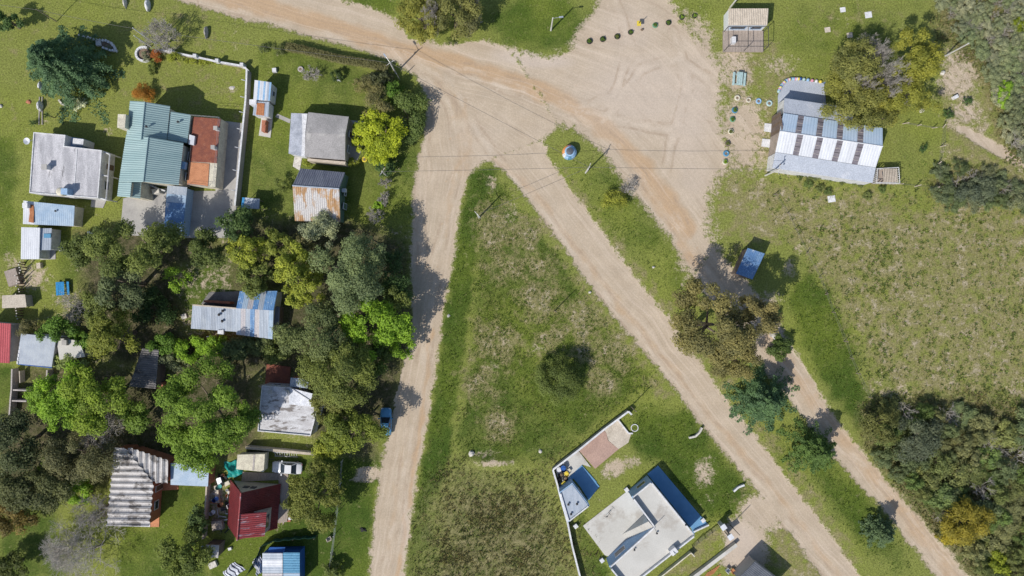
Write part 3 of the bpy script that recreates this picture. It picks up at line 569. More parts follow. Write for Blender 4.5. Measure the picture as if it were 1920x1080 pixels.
# --- grey house
t = thing('house', 'grey tar roofed house with silver strip beside the yellow tree', 'house', W(606, 258))
q1 = [(578, 210.5, 3.1), (654, 219, 3.1), (647.5, 253, 3.5), (573.5, 248, 3.5)]; q2 = [(573.5, 248, 3.5), (647.5, 253, 3.5), (647, 300, 3.0), (571, 294, 3.0)]
slope(t, q1, 'roof_tar', 0, .02, th=.12); slope(t, q2, 'roof_tar', 0, .02, th=.12)
walls_under(t, [WL(q1), WL(q2)], 'wall_shade', .12, .16)
slope(t, [(546, 212, 2.9), (577, 213, 2.9), (571, 294, 2.9), (541, 288, 2.9)], 'silver_tar', 0, .02, th=.1); walls_under(t, [WL([(546, 212, 2.9), (577, 213, 2.9), (571, 294, 2.9), (541, 288, 2.9)])], 'white_paint', .1, .14)
MB().slab(WL([(566, 213), (576.5, 213), (572.5, 248), (571.5, 294), (565, 293), (567, 250)], 3.05), 2.9, 3.05).build('parapet', 'plain_white', t)
MB().slab(WL([(577, 297), (648, 303), (647, 308), (576, 301)], 2.3), -.05, 2.3).build('ledge', 'wood_pale', t)
p0, p1 = W(647, 300, 3.0), W(654, 219, 3.1); window(t, p0, p1, .3, 1.1, .9, 2.0); window(t, p0, p1, .65, .9, 0, 2.1, name='door', pane='wood_dark')
pad('patio', '', [(655, 225), (684, 228), (684, 262), (668, 308), (646, 308)], 'concrete', .05); pad('path', '', [(520, 213), (545, 224), (543, 231), (516, 219)], 'concrete', .05)
pad('patio', '', [(552, 294), (566, 296), (562, 320), (549, 312)], 'stone_pale', .05)
# --- rusty house
t = thing('house', 'small house with rust streaked roof slope and dark sheet slope', 'house', W(600, 368))
q1 = [(563, 316, 2.9), (647, 323.5, 2.9), (636, 354, 4.1), (548.5, 348, 4.1)]; q2 = [(548.5, 348, 4.1), (636, 354, 4.1), (638, 417, 2.7), (553, 414, 2.7)]
slope(t, q1, 'dark_sheet', 22, .03); slope(t, q2, 'rusty_sheet', 22, .025); ridge_cap(t, (548.5, 348, 4.1), (636, 354, 4.1), 'zinc_pale', .11)
walls_under(t, [WL(q1), WL(q2)], 'wall_green', .2, .16)
p0, p1 = W(638, 417, 2.7), W(647, 323.5, 2.9); window(t, p0, p1, .62, .9, 1.0, 2.0); window(t, p0, p1, .35, .9, 0, 2.0, name='door', pane='wall_green'); MB().box(W(645, 357, 2.4), .3, .25, 1.9, 2.5).build('air_conditioner', 'plain_white', t)
t = thing('lean_to', 'little shelter with pale blue sheet roof at the end of the boundary wall', 'shelter', W(470, 380))
slope(t, [(457, 370, 2.0), (487, 373, 2.0), (486, 392, 1.8), (453, 390, 1.8)], 'zinc_pale', 7, .015); slope(t, [(454.5, 370, 2.06), (459, 370.5, 2.06), (456.5, 390, 1.88), (452, 390, 1.88)], 'blue_plastic', 0, .01)
for p in ((458, 372), (485, 375), (484, 390), (455, 389)): q = W(*p, 1.85); MB().tube([(q.x, q.y, -.05), (q.x, q.y, 1.85)], .05, 5).build('post', 'pole_wood', t)
# --- blue patchwork house
t = thing('house', 'house with patchwork of blue and pale roof sheets among the trees', 'house', W(470, 592))
slope(t, [(361, 571, 3.0), (443, 578, 3.0), (443, 622, 2.7), (358, 616, 2.7)], '', 3, .014, n_panels=9, mats=['zinc_pale', 'zinc_pale', 'zinc_grey', 'zinc_pale', 'zinc_grey', 'zinc_pale', 'zinc_pale', 'zinc_grey', 'zinc_pale'])
slope(t, [(443, 578, 3.3), (513, 582, 3.3), (511, 636, 2.6), (443, 627, 2.6)], '', 3, .014, n_panels=8, mats=['zinc_pale', 'tan_sheet', 'zinc_pale', 'blue_worn', 'tan_sheet', 'zinc_pale', 'zinc_pale', 'zinc_blue'])
slope(t, [(449.5, 546, 2.7), (520, 545.5, 2.7), (513, 582, 3.3), (443, 578, 3.3)], '', 3, .014, n_panels=7, mats=['blue_sheet', 'zinc_blue', 'tan_sheet', 'blue_sheet', 'zinc_pale', 'blue_sheet', 'blue_sheet'])
walls_under(t, [WL([(361, 571, 3.0), (443, 578, 3.0), (443, 622, 2.7), (358, 616, 2.7)])], 'brick', .2); walls_under(t, [WL([(443, 578, 3.3), (513, 582, 3.3), (511, 636, 2.6), (443, 627, 2.6)]), WL([(449.5, 546, 2.7), (520, 545.5, 2.7), (513, 582, 3.3), (443, 578, 3.3)])], 'cream_paint', .2)
MB().slab(WL([(361, 570.5), (443, 577), (443, 579.5), (361, 573)], 3.12), 2.98, 3.12).build('roof_edge', 'wood_pale', t)
vents(t, [(419, 583, 2.95), (412, 590, 2.92), (418, 602, 2.85)], .14)
MB().slab(WL([(408, 619), (419, 618), (419, 627), (408, 626)], 2.9), 2.5, 2.9).build('water_box', 'plain_white', t); window(t, W(511, 636, 2.6), W(520, 545.5, 2.7), .5, 1.0, 1.0, 2.0)
MB().slab(WL([(382, 563), (431, 566), (431, 570), (382, 566.5)], 1.6), -.05, 1.6).build('low_wall', 'brick', t)
MB().sheet(*WL([(514, 574, 2.2), (525, 575, 2.1), (523, 608, 2.1), (513, 608, 2.2)]), 5, .015).build('side_roof', 'dark_sheet', t); MB().slab(inset(WL([(514, 574, 2.2), (525, 575, 2.1), (523, 608, 2.1), (513, 608, 2.2)]), .1), -.05, 2.06).build('side_wall', 'wood_dark', t)
pad('patio', '', [(377, 570), (392, 548), (452, 546), (446, 578)], 'concrete_shadow', .06)  # dark pad painted in the outline of the house's cast shadow
# --- dark corrugated roof shed
t = thing('shed', 'shed with dark weathered corrugated roof between big green trees', 'shed', W(270, 690))
slope(t, [(267, 653, 2.7), (242, 725, 2.5), (292, 729, 2.5), (298, 656, 2.7)], 'dark_fibre', 18, .05); walls_under(t, [WL([(267, 653, 2.7), (298, 656, 2.7), (292, 729, 2.5), (242, 725, 2.5)])], 'wall_brown', .15)
MB().box(W(299, 724, 1.1), .5, .4, -.05, 1.1, .3).build('brick_oven', 'brick', t)
# --- parapet house by the road trees
t = thing('house', 'white membrane roofed house with narrow white parapets', 'house', W(540, 770))
flat_house(t, [(492, 722.5), (545, 726), (604, 764), (595, 772), (583, 817), (484, 808)], 3.1, 'white_paint', 'membrane', 'white_paint', .25, .13)
MB().slab(WL([(543, 727), (586, 738), (584, 762), (542, 758)], 3.2), 3.14, 3.22).build('foil_roof', 'membrane_foil', t)
slope(t, [(545, 708, 2.7), (579, 711, 2.7), (577, 728, 2.8), (543, 725, 2.8)], 'zinc_pale', 8, .015); walls_under(t, [WL([(545, 708, 2.7), (579, 711, 2.7), (577, 728, 2.8), (543, 725, 2.8)])], 'brick', .1)
o = MB().lathe(W(537, 737, 3.15), [(.02, 0), (.5, 0), (.52, .8), (.4, .95), (.02, 1.0)], 16).build('water_tank', 'plain_white', t)
chimney(t, 506, 735, 3.1, 3.8, .2); window(t, W(545, 726, 3.1), W(492, 722.5, 3.1), .6, 1.1, 1.0, 2.1)
pad('patio', '', [(500, 682), (545, 688), (543, 722), (497, 720)], 'terracotta', .08)
# --- long channel tile house
t = thing('house', 'long house roofed with big pale ribbed channels, hipped corner', 'house', W(255, 925))
def channels(A, B, C, D, n, mat='fibre_cement'):
    A, B, C, D = [W(*p) for p in (A, B, C, D)]
    nn = (B - A).cross(D - A).normalized(); nn = nn if nn.z > 0 else -nn
    for i in range(n):
        a, b_, c_, d_ = A.lerp(B, (i + .04) / n), A.lerp(B, (i + .96) / n), D.lerp(C, (i + .96) / n), D.lerp(C, (i + .04) / n)
        m = MB(); us = [0, .12, .3, .5, .7, .88, 1]; hs = [.30, .26, .07, 0, .07, .26, .30]
        v0 = [a.lerp(b_, u) + nn * h for u, h in zip(us, hs)]; v1 = [d_.lerp(c_, u) + nn * h for u, h in zip(us, hs)]
        m.add(v0 + v1 + [p - nn * .05 for p in v0 + v1], [(j, j + 1, 8 + j, 7 + j) for j in range(6)] + [(14 + j, 21 + j, 22 + j, 15 + j) for j in range(6)] + [(0, 7, 21, 14), (6, 20, 27, 13)] + [(j, 14 + j, 15 + j, j + 1) for j in range(6)] + [(7 + j, 8 + j, 22 + j, 21 + j) for j in range(6)])
        m.build('roof_channel', mat, t)
channels((215, 842, 3.2), (201, 985, 3.0), (282, 985, 3.3), (289, 906, 3.3), 13) if False else None
lf = [(215.5, 838), (201, 985)]; 
for i in range(13):
    y0, y1 = i / 13, (i + 1) / 13
    L = lambda u: (215.5 + (201 - 215.5) * u, 838 + 147 * u, 2.9)
    def RT(u):
        yy = 838 + 147 * u
        return (235 + (yy - 838) * 54 / 66, yy + 1, 3.25) if yy < 904 else (289 - (yy - 904) * 8 / 80, yy + 1, 3.25)
    channels(L(y0), L(y1), RT(y1), RT(y0), 1)
for i in range(7):
    x0, x1 = 242 + i * 10.8, 242 + (i + 1) * 10.8
    T_ = lambda x: (x, 838 + (x - 242) * .33, 3.2); B_ = lambda x: (x - 1, min(905, 842 + (x - 238) * 1.24), 2.95)
    channels(T_(x0), T_(x1), B_(x1), B_(x0), 1)
walls_under(t, [WL([(215.5, 840, 2.9), (236, 840, 3.1), (286, 906, 3.1), (281, 984, 3.1), (201, 984, 2.9)])], 'brick', .15, .15); walls_under(t, [WL([(243, 843, 3.0), (316, 866, 3.0), (315, 905, 2.9), (289, 903, 2.9)])], 'brick', .15, .15)
MB().sheet(*WL([(320, 868, 2.6), (392, 871, 2.5), (390, 912, 2.4), (320, 909, 2.5)]), 0, .02).build('side_roof', 'zinc_blue', t, label='flat pale blue side roof'); walls_under(t, [WL([(320, 868, 2.6), (392, 871, 2.5), (390, 912, 2.4), (320, 909, 2.5)])], 'brick', .1)
MB().slab(WL([(201, 980), (281, 982), (281, 988), (201, 986)], 2.85), 2.7, 2.85).build('fascia', 'white_paint', t)
window(t, W(281, 984, 3.1), W(286, 906, 3.1), .4, 1.3, 1.0, 2.1); window(t, W(281, 984, 3.1), W(286, 906, 3.1), .8, .9, 0, 2.1, name='door', pane='wood_dark')
pad('patio', '', [(284, 905), (302, 904), (318, 905), (334, 907), (334, 918), (301, 920), (298, 988), (280, 988)], 'terracotta_light', .08)
# --- roofs at the left border
t = thing('house', 'house with raspberry red ribbed roof at the lane of stakes', 'house', W(-8, 642))
slope(t, [(-45, 602, 3.0), (20.5, 607, 2.8), (18, 681, 2.8), (-48, 678, 3.0)], 'pink_red_sheet', 16, .03); walls_under(t, [WL([(-45, 602, 3.0), (20.5, 607, 2.8), (18, 681, 2.8), (-48, 678, 3.0)])], 'wall_shade', .2)
t = thing('shed', 'shed with plain blue grey roof sheet and white edge lights', 'shed', W(70, 657))
slope(t, [(39.5, 625.5, 2.8), (105.5, 632, 2.8), (97, 688, 2.6), (31, 682, 2.6)], 'zinc_grey', 11, .012); walls_under(t, [WL([(39.5, 625.5, 2.8), (105.5, 632, 2.8), (97, 688, 2.6), (31, 682, 2.6)])], 'white_paint', .12)
for i in range(6): MB().box(W(37.5 - i * 1.1, 645 + i * 7, 2.75), .09, .2, 2.4, 2.72).build('edge_bracket', 'plain_white', t)
MB().slab(WL([(33, 682), (97, 689), (97, 690.5), (33, 683.5)], 2.62), 2.3, 2.6).build('gutter', 'blue_strong', t)
t = thing('shed', 'low pale concrete roof beside the blue grey shed', 'shed', W(130, 655))
MB().slab(WL([(107, 635), (147, 640), (158, 668), (113, 673)], 2.3), -.05, 2.3).build('wall', 'wall_shade', t); MB().slab(inset(WL([(107, 635), (147, 640), (158, 668), (113, 673)], 2.4), -.1), 2.31, 2.42).build('roof', 'concrete_pale', t); MB().slab(WL([(115, 637), (124, 638), (124, 648), (115, 647)], 3.0), 2.42, 2.95).build('water_box', 'concrete', t)
# --- red A-frame house
t = thing('a_frame_house', 'steep dark red A-frame house with shed dormer', 'house', W(480, 960))
RN, RS = (452, 924, 5.9), (445, 1013, 5.9); EN, ES = (519, 903, .35), (526, 988, .35); LN, LS = (447, 906, .35), (441, 980, .35)
A, B = W(*RN), W(*RS); ex = Vector((B.x - A.x, B.y - A.y, 0)).normalized(); pr = Vector((-ex.y, ex.x, 0)); pr = pr if pr.x > 0 else -pr
hw = 3.6
def AF(p, s, z): return Vector((p.x, p.y, 0)) + pr * s + Vector((0, 0, z))
MB().sheet(A, B, AF(B, hw, .4), AF(A, hw, .4), 24, .025).build('roof_slope', 'red_sheet', t); MB().sheet(A, B, AF(B, -hw, .4), AF(A, -hw, .4), 24, .025).build('roof_slope', 'red_sheet', t)
MB().tube([A + Vector((0, 0, .08)), B + Vector((0, 0, .08))], .12, 6).build('ridge_cap', 'red_worn', t)
c1 = A + ex * .25; c2 = B - ex * .25
for c_, nm in ((c1, 'gable_wall'), (c2, 'gable_wall')):
    m = MB(); q = [AF(c_, -hw + .25, -.06), AF(c_, hw - .25, -.06), Vector((c_.x, c_.y, 5.5))]; m.add([p + ex * .06 for p in q] + [p - ex * .06 for p in q], [(0, 1, 2), (5, 4, 3), (0, 3, 4, 1), (1, 4, 5, 2), (2, 5, 3, 0)]); gw = m.build(nm, 'concrete', t)
    if c_ is c1:
        for sx in (-.5, .5): MB().box(c_ - ex * .08 + pr * sx, .38, .06, 2.2, 3.1, math.atan2(pr.y, pr.x)).build('window', 'glass', gw)
d0, d1 = .45, .97
Pa, Pb = A.lerp(B, d0), A.lerp(B, d1)
MB().sheet(Pa + Vector((0, 0, .02)), Pb + Vector((0, 0, .02)), AF(Pb, 3.1, 4.2), AF(Pa, 3.1, 4.2), 12, .025).build('dormer_roof', 'red_worn', t)
m = MB(); m.slab([AF(Pa + ex * .15, .3, 0), AF(Pb - ex * .15, .3, 0), AF(Pb - ex * .15, 2.9, 0), AF(Pa + ex * .15, 2.9, 0)], 1.5, 4.0); dw = m.build('dormer_wall', 'wall_shade', t)
MB().slab([AF(Pa + ex * .8, 2.88, 0), AF(Pb - ex * .8, 2.88, 0), AF(Pb - ex * .8, 2.95, 0), AF(Pa + ex * .8, 2.95, 0)], 2.4, 3.5).build('window', 'glass', dw)
MB().slab([AF(Pa, 3.2, 0), AF(Pb - ex * .5, 3.2, 0), AF(Pb - ex * .9, 4.9, 0), AF(Pa + ex * .4, 5.1, 0)], -.05, .45).build('deck', 'wood_grey', t)
pad('patio', '', [(455, 885), (540, 888), (543, 960), (530, 985), (522, 900), (452, 903)], 'wood_grey', .12)
o = MB().box(W(538, 968, .1), .55, .75, -.05, .28).build('doorstep', 'brick', None, W(538, 968)); tag(o, 'brick doorstep beside the wooden deck of the red house', 'doorstep')
# --- small shed with dish, blue cabin at the bottom border
t = thing('shed', 'tiny shed with grey corrugated roof and round dish beside it', 'shed', W(398, 1025))
slope(t, [(386, 1021, 2.3), (411, 1022, 2.3), (409, 1046, 2.1), (383, 1044, 2.1)], 'fibre_cement', 9, .035); walls_under(t, [WL([(386, 1021, 2.3), (411, 1022, 2.3), (409, 1046, 2.1), (383, 1044, 2.1)])], 'wall_brown', .12)
o = MB().lathe(W(381, 1027, 2.6), [(.05, 0), (.25, .05), (.34, .16), (.02, .04)], 14).build('satellite_dish', 'zinc_pale', t); q = W(381, 1027, 2.6); MB().tube([(q.x, q.y, -.05), (q.x, q.y, 2.62)], .04, 5).build('dish_pole', 'steel', o)
t = thing('cabin', 'cabin with half grey and half teal blue sheet roof', 'cabin', W(527, 1065))
slope(t, [(492, 1037, 2.7), (492, 1100, 2.7), (530, 1100, 2.9), (530, 1037, 2.9)], '', 4, .015, n_panels=5, mats=['zinc_pale', 'zinc_white', 'zinc_pale', 'tan_sheet', 'zinc_pale']); slope(t, [(531, 1036, 2.9), (531, 1074, 2.9), (562, 1074, 2.7), (562, 1036, 2.7)], 'teal_blue_sheet', 8, .015); slope(t, [(531, 1074.5, 2.9), (531, 1100, 2.9), (562, 1100, 2.7), (562, 1074.5, 2.7)], 'zinc_blue', 6, .015)
walls_under(t, [WL([(492, 1037, 2.7), (562, 1036, 2.7), (562, 1100, 2.7), (492, 1100, 2.7)])], 'blue_strong', .1, .25); slope(t, [(506, 1026, 2.2), (535, 1026, 2.2), (533, 1037, 2.4), (500, 1037, 2.4)], 'blue_strong', 0, .01)
# --- white and blue house with stairs
t = thing('house', 'flat roofed light blue house with outside stairs and roof parapets', 'house', W(1215, 960))
ZR = 3.1
Lp = [(1184, 932), (1221, 902), (1303, 1003), (1175, 1103), (1142, 1062), (1225, 987)]
P = WL(Lp, ZR); MB().slab(P, -.06, ZR - .02).build('wall', 'blue_wall', t); MB().slab(inset(P, .16), ZR - .015, ZR + .04).build('roof', 'concrete_pale', t)
def pwall(mb, a, b_, w, z0, z1, side=1):
    a = Vector((a[0], a[1], 0)); b_ = Vector((b_[0], b_[1], 0)); e_ = (b_ - a).normalized(); n_ = Vector((-e_.y, e_.x, 0)) * w / 2
    mb.slab([a - n_, b_ - n_, b_ + n_, a + n_], z0, z1)
m = MB(); PI = inset(P, .12); n = 6
hts = [.22, .22, .55, .75, .3, .75]
for i in range(6):
    j = (i + 1) % 6; e_ = (PI[j] - PI[i]).normalized() * .1; pwall(m, PI[i] + e_, PI[j] - e_, .18 + .004 * i, ZR - .01, ZR + hts[i] + .004 * i)
m.build('parapet', 'white_paint', t)
pa, pb = W(1299, 995), W(1327, 982); m = MB(); pwall(m, (pa.x, pa.y), (pb.x, pb.y), .2, -.05, .6); m.build('side_wall', 'white_paint', t)
w0, w1 = P[0], P[1]; window(t, w1, w0, .42, 1.5, 1.1, 2.2, frame='white_paint'); window(t, P[5], P[4], .72, 1.9, 1.0, 2.4, frame='white_paint')
window(t, P[2], P[1], .3, .95, .1, 2.2, name='door', pane='wood_dark'); window(t, P[2], P[1], .65, 1.6, 1.0, 2.2)
A = P[5].xy; B = P[4].xy; e_ = (B - A).normalized(); o_ = Vector((e_.y, -e_.x)); o_ = o_ if o_.dot(Vector((-1, 1))) > 0 else -o_
for i in range(14):      # each stair tread its own part
    z1 = ZR - i * ZR / 14; p = A + e_ * (.05 + i * .3)
    MB().slab([p + o_ * .012, p + e_ * .298 + o_ * .012, p + e_ * .298 + o_ * 1.0, p + o_ * 1.0], -.04, z1).build('stair_step', 'concrete_pale', t)
vents(t, [(1231, 999, 3.2), (1189, 1030, 3.2), (1285, 983, 3.2)], .1)
o = MB().box(W(1262, 1032, 3.6), .5, .4, 3.1, 4.1, .66).build('water_box', 'plain_white', t); MB().tube([W(1262, 1033, 4.1), W(1267, 1041, 4.3)], .04, 5).build('pipe', 'steel', o)
MB().tube([(P[5].x, P[5].y, 3.1), (P[5].x + .02, P[5].y, 5.4)], .04, 6).build('mast', 'steel', t)
# terraces and yard floors of that house
pad('terrace', '', [(1214, 889), (1234, 873), (1326, 982), (1300, 1001), (1297, 992)], 'blue_floor', .14)
pad('patio', '', [(1176, 921), (1093, 986), (1134, 1041), (1150, 1046), (1225, 985), (1190, 935)], 'concrete_pale', .12)
for p in ((1174, 917), (1317, 974), (1128, 1049), (1079, 1007 - 22)):
    o = MB().box(W(*p), .28, .28, -.05, .5, .65).build('meter_box', 'white_paint', None, W(*p)); tag(o, {1174: 'white meter box at the corner of the light blue patio wall', 1317: 'white meter box at the tip of the blue terrace', 1128: 'white meter box at the lower corner of the pale patio', 1079: 'white meter box beside the boundary wall bend'}[p[0]], 'box')
t = thing('shed', 'small white flat roofed shed with three vents and blue floor', 'shed', W(1078, 940))
Sp = WL([(1049, 923), (1073, 905.5), (1105.5, 948), (1065.5, 979)], 2.6); MB().slab(Sp, -.06, 2.58).build('wall', 'blue_wall', t); MB().slab(inset(Sp, .14), 2.585, 2.64).build('roof', 'zinc_pale', t)
m = MB(); SI = inset(Sp, .1)
for i in (2, 3): e_ = (SI[(i + 1) % 4] - SI[i]).normalized() * .1; pwall(m, SI[i] + e_, SI[(i + 1) % 4] - e_, .17, 2.58, 2.85 + .004 * i)
m.build('parapet', 'white_paint', t); vents(t, [(1065.5, 945, 2.65), (1081.5, 944, 2.65), (1070.5, 963, 2.65)], .12); window(t, Sp[2], Sp[1], .5, .9, .1, 2.1, name='door', pane='plain_white')
pad('terrace', '', [(1049, 912), (1091, 872), (1119, 904), (1103, 930), (1075, 897), (1070, 904)], 'blue_floor', .12); pad('terrace', '', [(1075, 892), (1091, 872), (1124, 912), (1104, 938)], 'blue_floor', .13)
pad('patio', '', [(1040, 876), (1083, 843), (1108, 876), (1092, 871), (1050, 910)], 'concrete_pale', .1); pad('sand_floor', '', [(1084, 843), (1130, 805), (1137, 812), (1140, 826), (1160, 842), (1116, 879)], 'sand_pink', .12); pad('sand_floor', '', [(1131, 804), (1157, 785), (1183, 815), (1178, 830), (1160, 842), (1141, 826), (1137, 812)], 'sand_pale', .11)
# --- hall with skylights
t = thing('hall', 'hall with white and blue roof slopes and eight dark skylight strips', 'hall', W(1550, 265))
zR, zE = 4.15, 3.4
qb = [(1469, 212, zE), (1655, 240, zE), (1655, 274.5, zR), (1462, 246, zR)]; qw = [(1462, 246, zR), (1655, 274.5, zR), (1642, 314, zE), (1454, 285, zE)]; qs = [(1454, 285.5, zE - .08), (1642, 314.5, zE - .08), (1636, 343, 2.7), (1448, 315, 2.7)]
qn = [(1471, 184, 2.8), (1600, 203, 2.8), (1598, 232, 3.2), (1469, 211.5, 3.2)]
def lerp4(q, u, v):
    a = [q[0][k] + (q[1][k] - q[0][k]) * u for k in range(3)]; b_ = [q[3][k] + (q[2][k] - q[3][k]) * u for k in range(3)]; return tuple(a[k] + (b_[k] - a[k]) * v for k in range(3))
for q, mat in ((qb, 'hall_blue'), (qw, 'zinc_white')):
    cuts = [0, .15, .208, .35, .408, .55, .608, .752, .81, 1] if q is qb else [0, .172, .23, .366, .424, .56, .618, .76, .818, 1]
    for i in range(9):
        u0, u1 = cuts[i], cuts[i + 1]; Q = [lerp4(q, u0, 0), lerp4(q, u1, 0), lerp4(q, u1, 1), lerp4(q, u0, 1)]
        if i % 2 == 0: MB().sheet(*WL(Q), max(2, int((u1 - u0) * 40)), .012).build('roof_sheet', mat, t)
        else:
            s_ = .02
            sk = MB().sheet(*[p + Vector((0, 0, -.01)) for p in WL(Q)], 0, .012).build('skylight', 'skylight', t)
            for k_ in range(1, 5):
                a_, b_ = W(*lerp4(q, u0, k_ / 5)), W(*lerp4(q, u1, k_ / 5)); MB().tube([a_ + Vector((0, 0, .03)), b_ + Vector((0, 0, .03))], .035, 4).build('glazing_bar', 'dark_metal' if k_ % 2 else 'wall_shade', sk)
slope(t, qs, 'grey_slab', 0, .02, th=.08); slope(t, qn, 'grey_slab', 0, .02, th=.08); ridge_cap(t, (1462, 246, zR), (1655, 274.5, zR), 'zinc_white', .08)
walls_under(t, [WL(qb), WL(qw)], 'wood_grey', .2, .2); walls_under(t, [WL(qs)], 'white_paint', .15, .15); walls_under(t, [WL(qn)], 'white_paint', .15, .15)
fa, fb = W(1457, 283, 2.9), W(1462, 212, 2.9); 
for i in range(16):
    u = i / 15; p = fb.lerp(fa, u); h_ = 3.0 + 1.3 * (1 - abs(u - .42) / .58 if u > .42 else u / .42 * .9 + .1)
    MB().box(p, .07, .17, -.05, h_, -.09).build('facade_board', 'wood_dark' if i % 3 == 1 else 'wall_brown', t)
pad('terrace', '', [(1459, 200), (1459, 180), (1463, 166), (1471, 155), (1480, 149.5), (1500, 150), (1545, 156), (1550, 205)], 'grey_slab', .14)
pad('ramp', '', [(1434, 231), (1456, 233), (1454, 249), (1433, 246)], 'plain_white', .12); pad('ramp', '', [(1430, 260), (1452, 262), (1450, 278), (1428, 274)], 'plain_white', .12)
for i in range(30):     # painted balls along the terrace edge
    seg = [(1459, 172), (1464, 161), (1472, 152), (1482, 148.5), (1500, 148.5), (1545, 155)]; u = i / 29 * 5; k_ = min(4, int(u)); f_ = u - k_
    px, py = seg[k_][0] + (seg[k_ + 1][0] - seg[k_][0]) * f_, seg[k_][1] + (seg[k_ + 1][1] - seg[k_][1]) * f_
    MB_ = MB().lathe(W(px, py, .0), [(.1, -.05), (.2, .06), (.24, .2), (.2, .34), (.1, .43), (.01, .45)], 10)
    cn = ['mint', 'sky', 'pink', 'white', 'yellow', 'blue'][i % 6]; o = MB_.build('painted_stone', {'mint': 'paint_mint', 'sky': 'paint_sky', 'pink': 'paint_pink', 'white': 'plain_white', 'yellow': 'paint_yellow', 'blue': 'blue_strong'}[cn], None, W(px, py), True)
    tag(o, cn + ' painted round stone edging the grey terrace of the hall', 'stone', 'painted stones edging the hall terrace')
t = thing('deck', 'railed wooden deck with dark covers at the back of the hall', 'deck', W(1658, 330))
MB().slab(WL([(1639, 318), (1678, 316), (1680, 345), (1637, 344)], .5), -.05, .5).build('platform', 'wood_grey', t)
DP = WL([(1639, 318), (1678, 316), (1680, 345), (1637, 344)], .5)
for i in range(4):
    a_, b_ = DP[i], DP[(i + 1) % 4]
    for k_ in range(7): p = a_.lerp(b_, k_ / 7); MB().box(p, .05, .05, .5, 1.5).build('baluster', 'white_paint', t)
    MB().tube([a_ + Vector((0, 0, 1.02)), b_ + Vector((0, 0, 1.02))], .05, 4).build('handrail', 'white_paint', t)
for i in range(9): p = W(1650 + i * 3, 331, .5); MB().box(p, .07, .95, 1.52, 1.6, .06).build('slat', 'wood_pale', t)
MB().box(W(1663, 330, .5), .6, .7, .5, 1.2, .2).build('cover', 'slate', t)
# --- kiosk with deck
t = thing('kiosk', 'kiosk with grey ribbed roof, pale blue walls and open board deck', 'kiosk', W(1395, 48))
slope(t, [(1366, 16, 2.6), (1441, 16, 2.6), (1439, 47, 2.45), (1366, 47, 2.45)], 'wood_pale', 22, .03)
Kp = WL([(1366.5, 17), (1440, 17), (1438, 47), (1366.5, 47)], 2.45); MB().slab(Kp, -.06, 2.42).build('wall', 'zinc_white', t)
window(t, Kp[3], Kp[2], .3, 2.2, .9, 2.0, frame='blue_wall'); window(t, Kp[3], Kp[2], .78, 1.6, .9, 2.0, frame='blue_wall')
for i in range(13):
    x0 = 1356 + i * 5.8; MB().slab(WL([(x0, 57.5), (x0 + 5.5, 57.5), (x0 + 5.5, 97), (x0, 97)], .3), -.05, .3 + .006 * (i % 3)).build('deck_board', 'wood_grey', t)
m = MB()
for p in ((1357, 96), (1394, 96), (1431, 96), (1357, 60), (1431, 60)): q = W(*p, .3); m.tube([q, q + Vector((0, 0, 2.1))], .045, 5)
for a_, b_ in (((1357, 96), (1431, 96)), ((1357, 60), (1357, 96)), ((1394, 60), (1394, 96)), ((1431, 60), (1431, 96)), ((1357, 60), (1431, 60))): m.tube([W(*a_, .3) + Vector((0, 0, 2.1)), W(*b_, .3) + Vector((0, 0, 2.1))], .04, 5)
m.build('pergola', 'dark_metal', t); MB().box(W(1373, 78, .3), .28, .45, .3, 1.1).build('counter', 'plain_white', t)
# --- blue roofed shelter in the tree shade
t = thing('bus_shelter', 'bus shelter with worn bright blue roof in the tree shade', 'shelter', W(1404, 500))
Bp = WL([(1402, 465), (1434, 475.5), (1411, 524), (1380, 513)], 2.6); 
P0, P1, P2, P3 = Bp; MB().sheet(P0, P1, P2, P3, 10, .012, .06).build('roof', 'blue_worn', t)
rI = inset([p.xy for p in Bp], .15); m = MB(); ring(m, inset([p.xy for p in Bp], .05), .12, 2.5, 2.57); m.build('roof_frame', 'blue_strong', t)
m = MB(); pwall(m, rI[3], rI[0], .1, -.05, 2.5); pwall(m, rI[0], rI[1], .1, -.05, 2.49); pwall(m, rI[2], rI[3], .1, -.05, 2.48); m.build('wall', 'wall_brown', t)  # dark wall colour stands in for the shade beneath the roof
b0, b1 = Vector(rI[3]).lerp(Vector(rI[0]), .1), Vector(rI[3]).lerp(Vector(rI[0]), .9); nn = (Vector(rI[2]) - Vector(rI[3])).normalized() * .4; MB().slab([b0 + nn * .2, b1 + nn * .2, b1 + nn * 1.3, b0 + nn * 1.3], .38, .46).build('bench', 'wood_pale', t); m = MB()
for u in (.05, .95): q = b0.lerp(b1, u) + nn * .7; m.box(q, .15, .15, -.05, .379)
m.build('bench_support', 'concrete', t)
# --- slate roofed house at the bottom border
t = thing('house', 'house corner with dark slate roof beside the pale driveway', 'house', W(1420, 1085))
slope(t, [(1382, 1086, 2.9), (1415.5, 1052.5, 2.9), (1475, 1098, 2.6), (1440, 1135, 2.6)], 'slate', 14, .02); walls_under(t, [WL([(1382, 1086, 2.9), (1415.5, 1052.5, 2.9), (1475, 1098, 2.6), (1440, 1135, 2.6)])], 'concrete', .2)
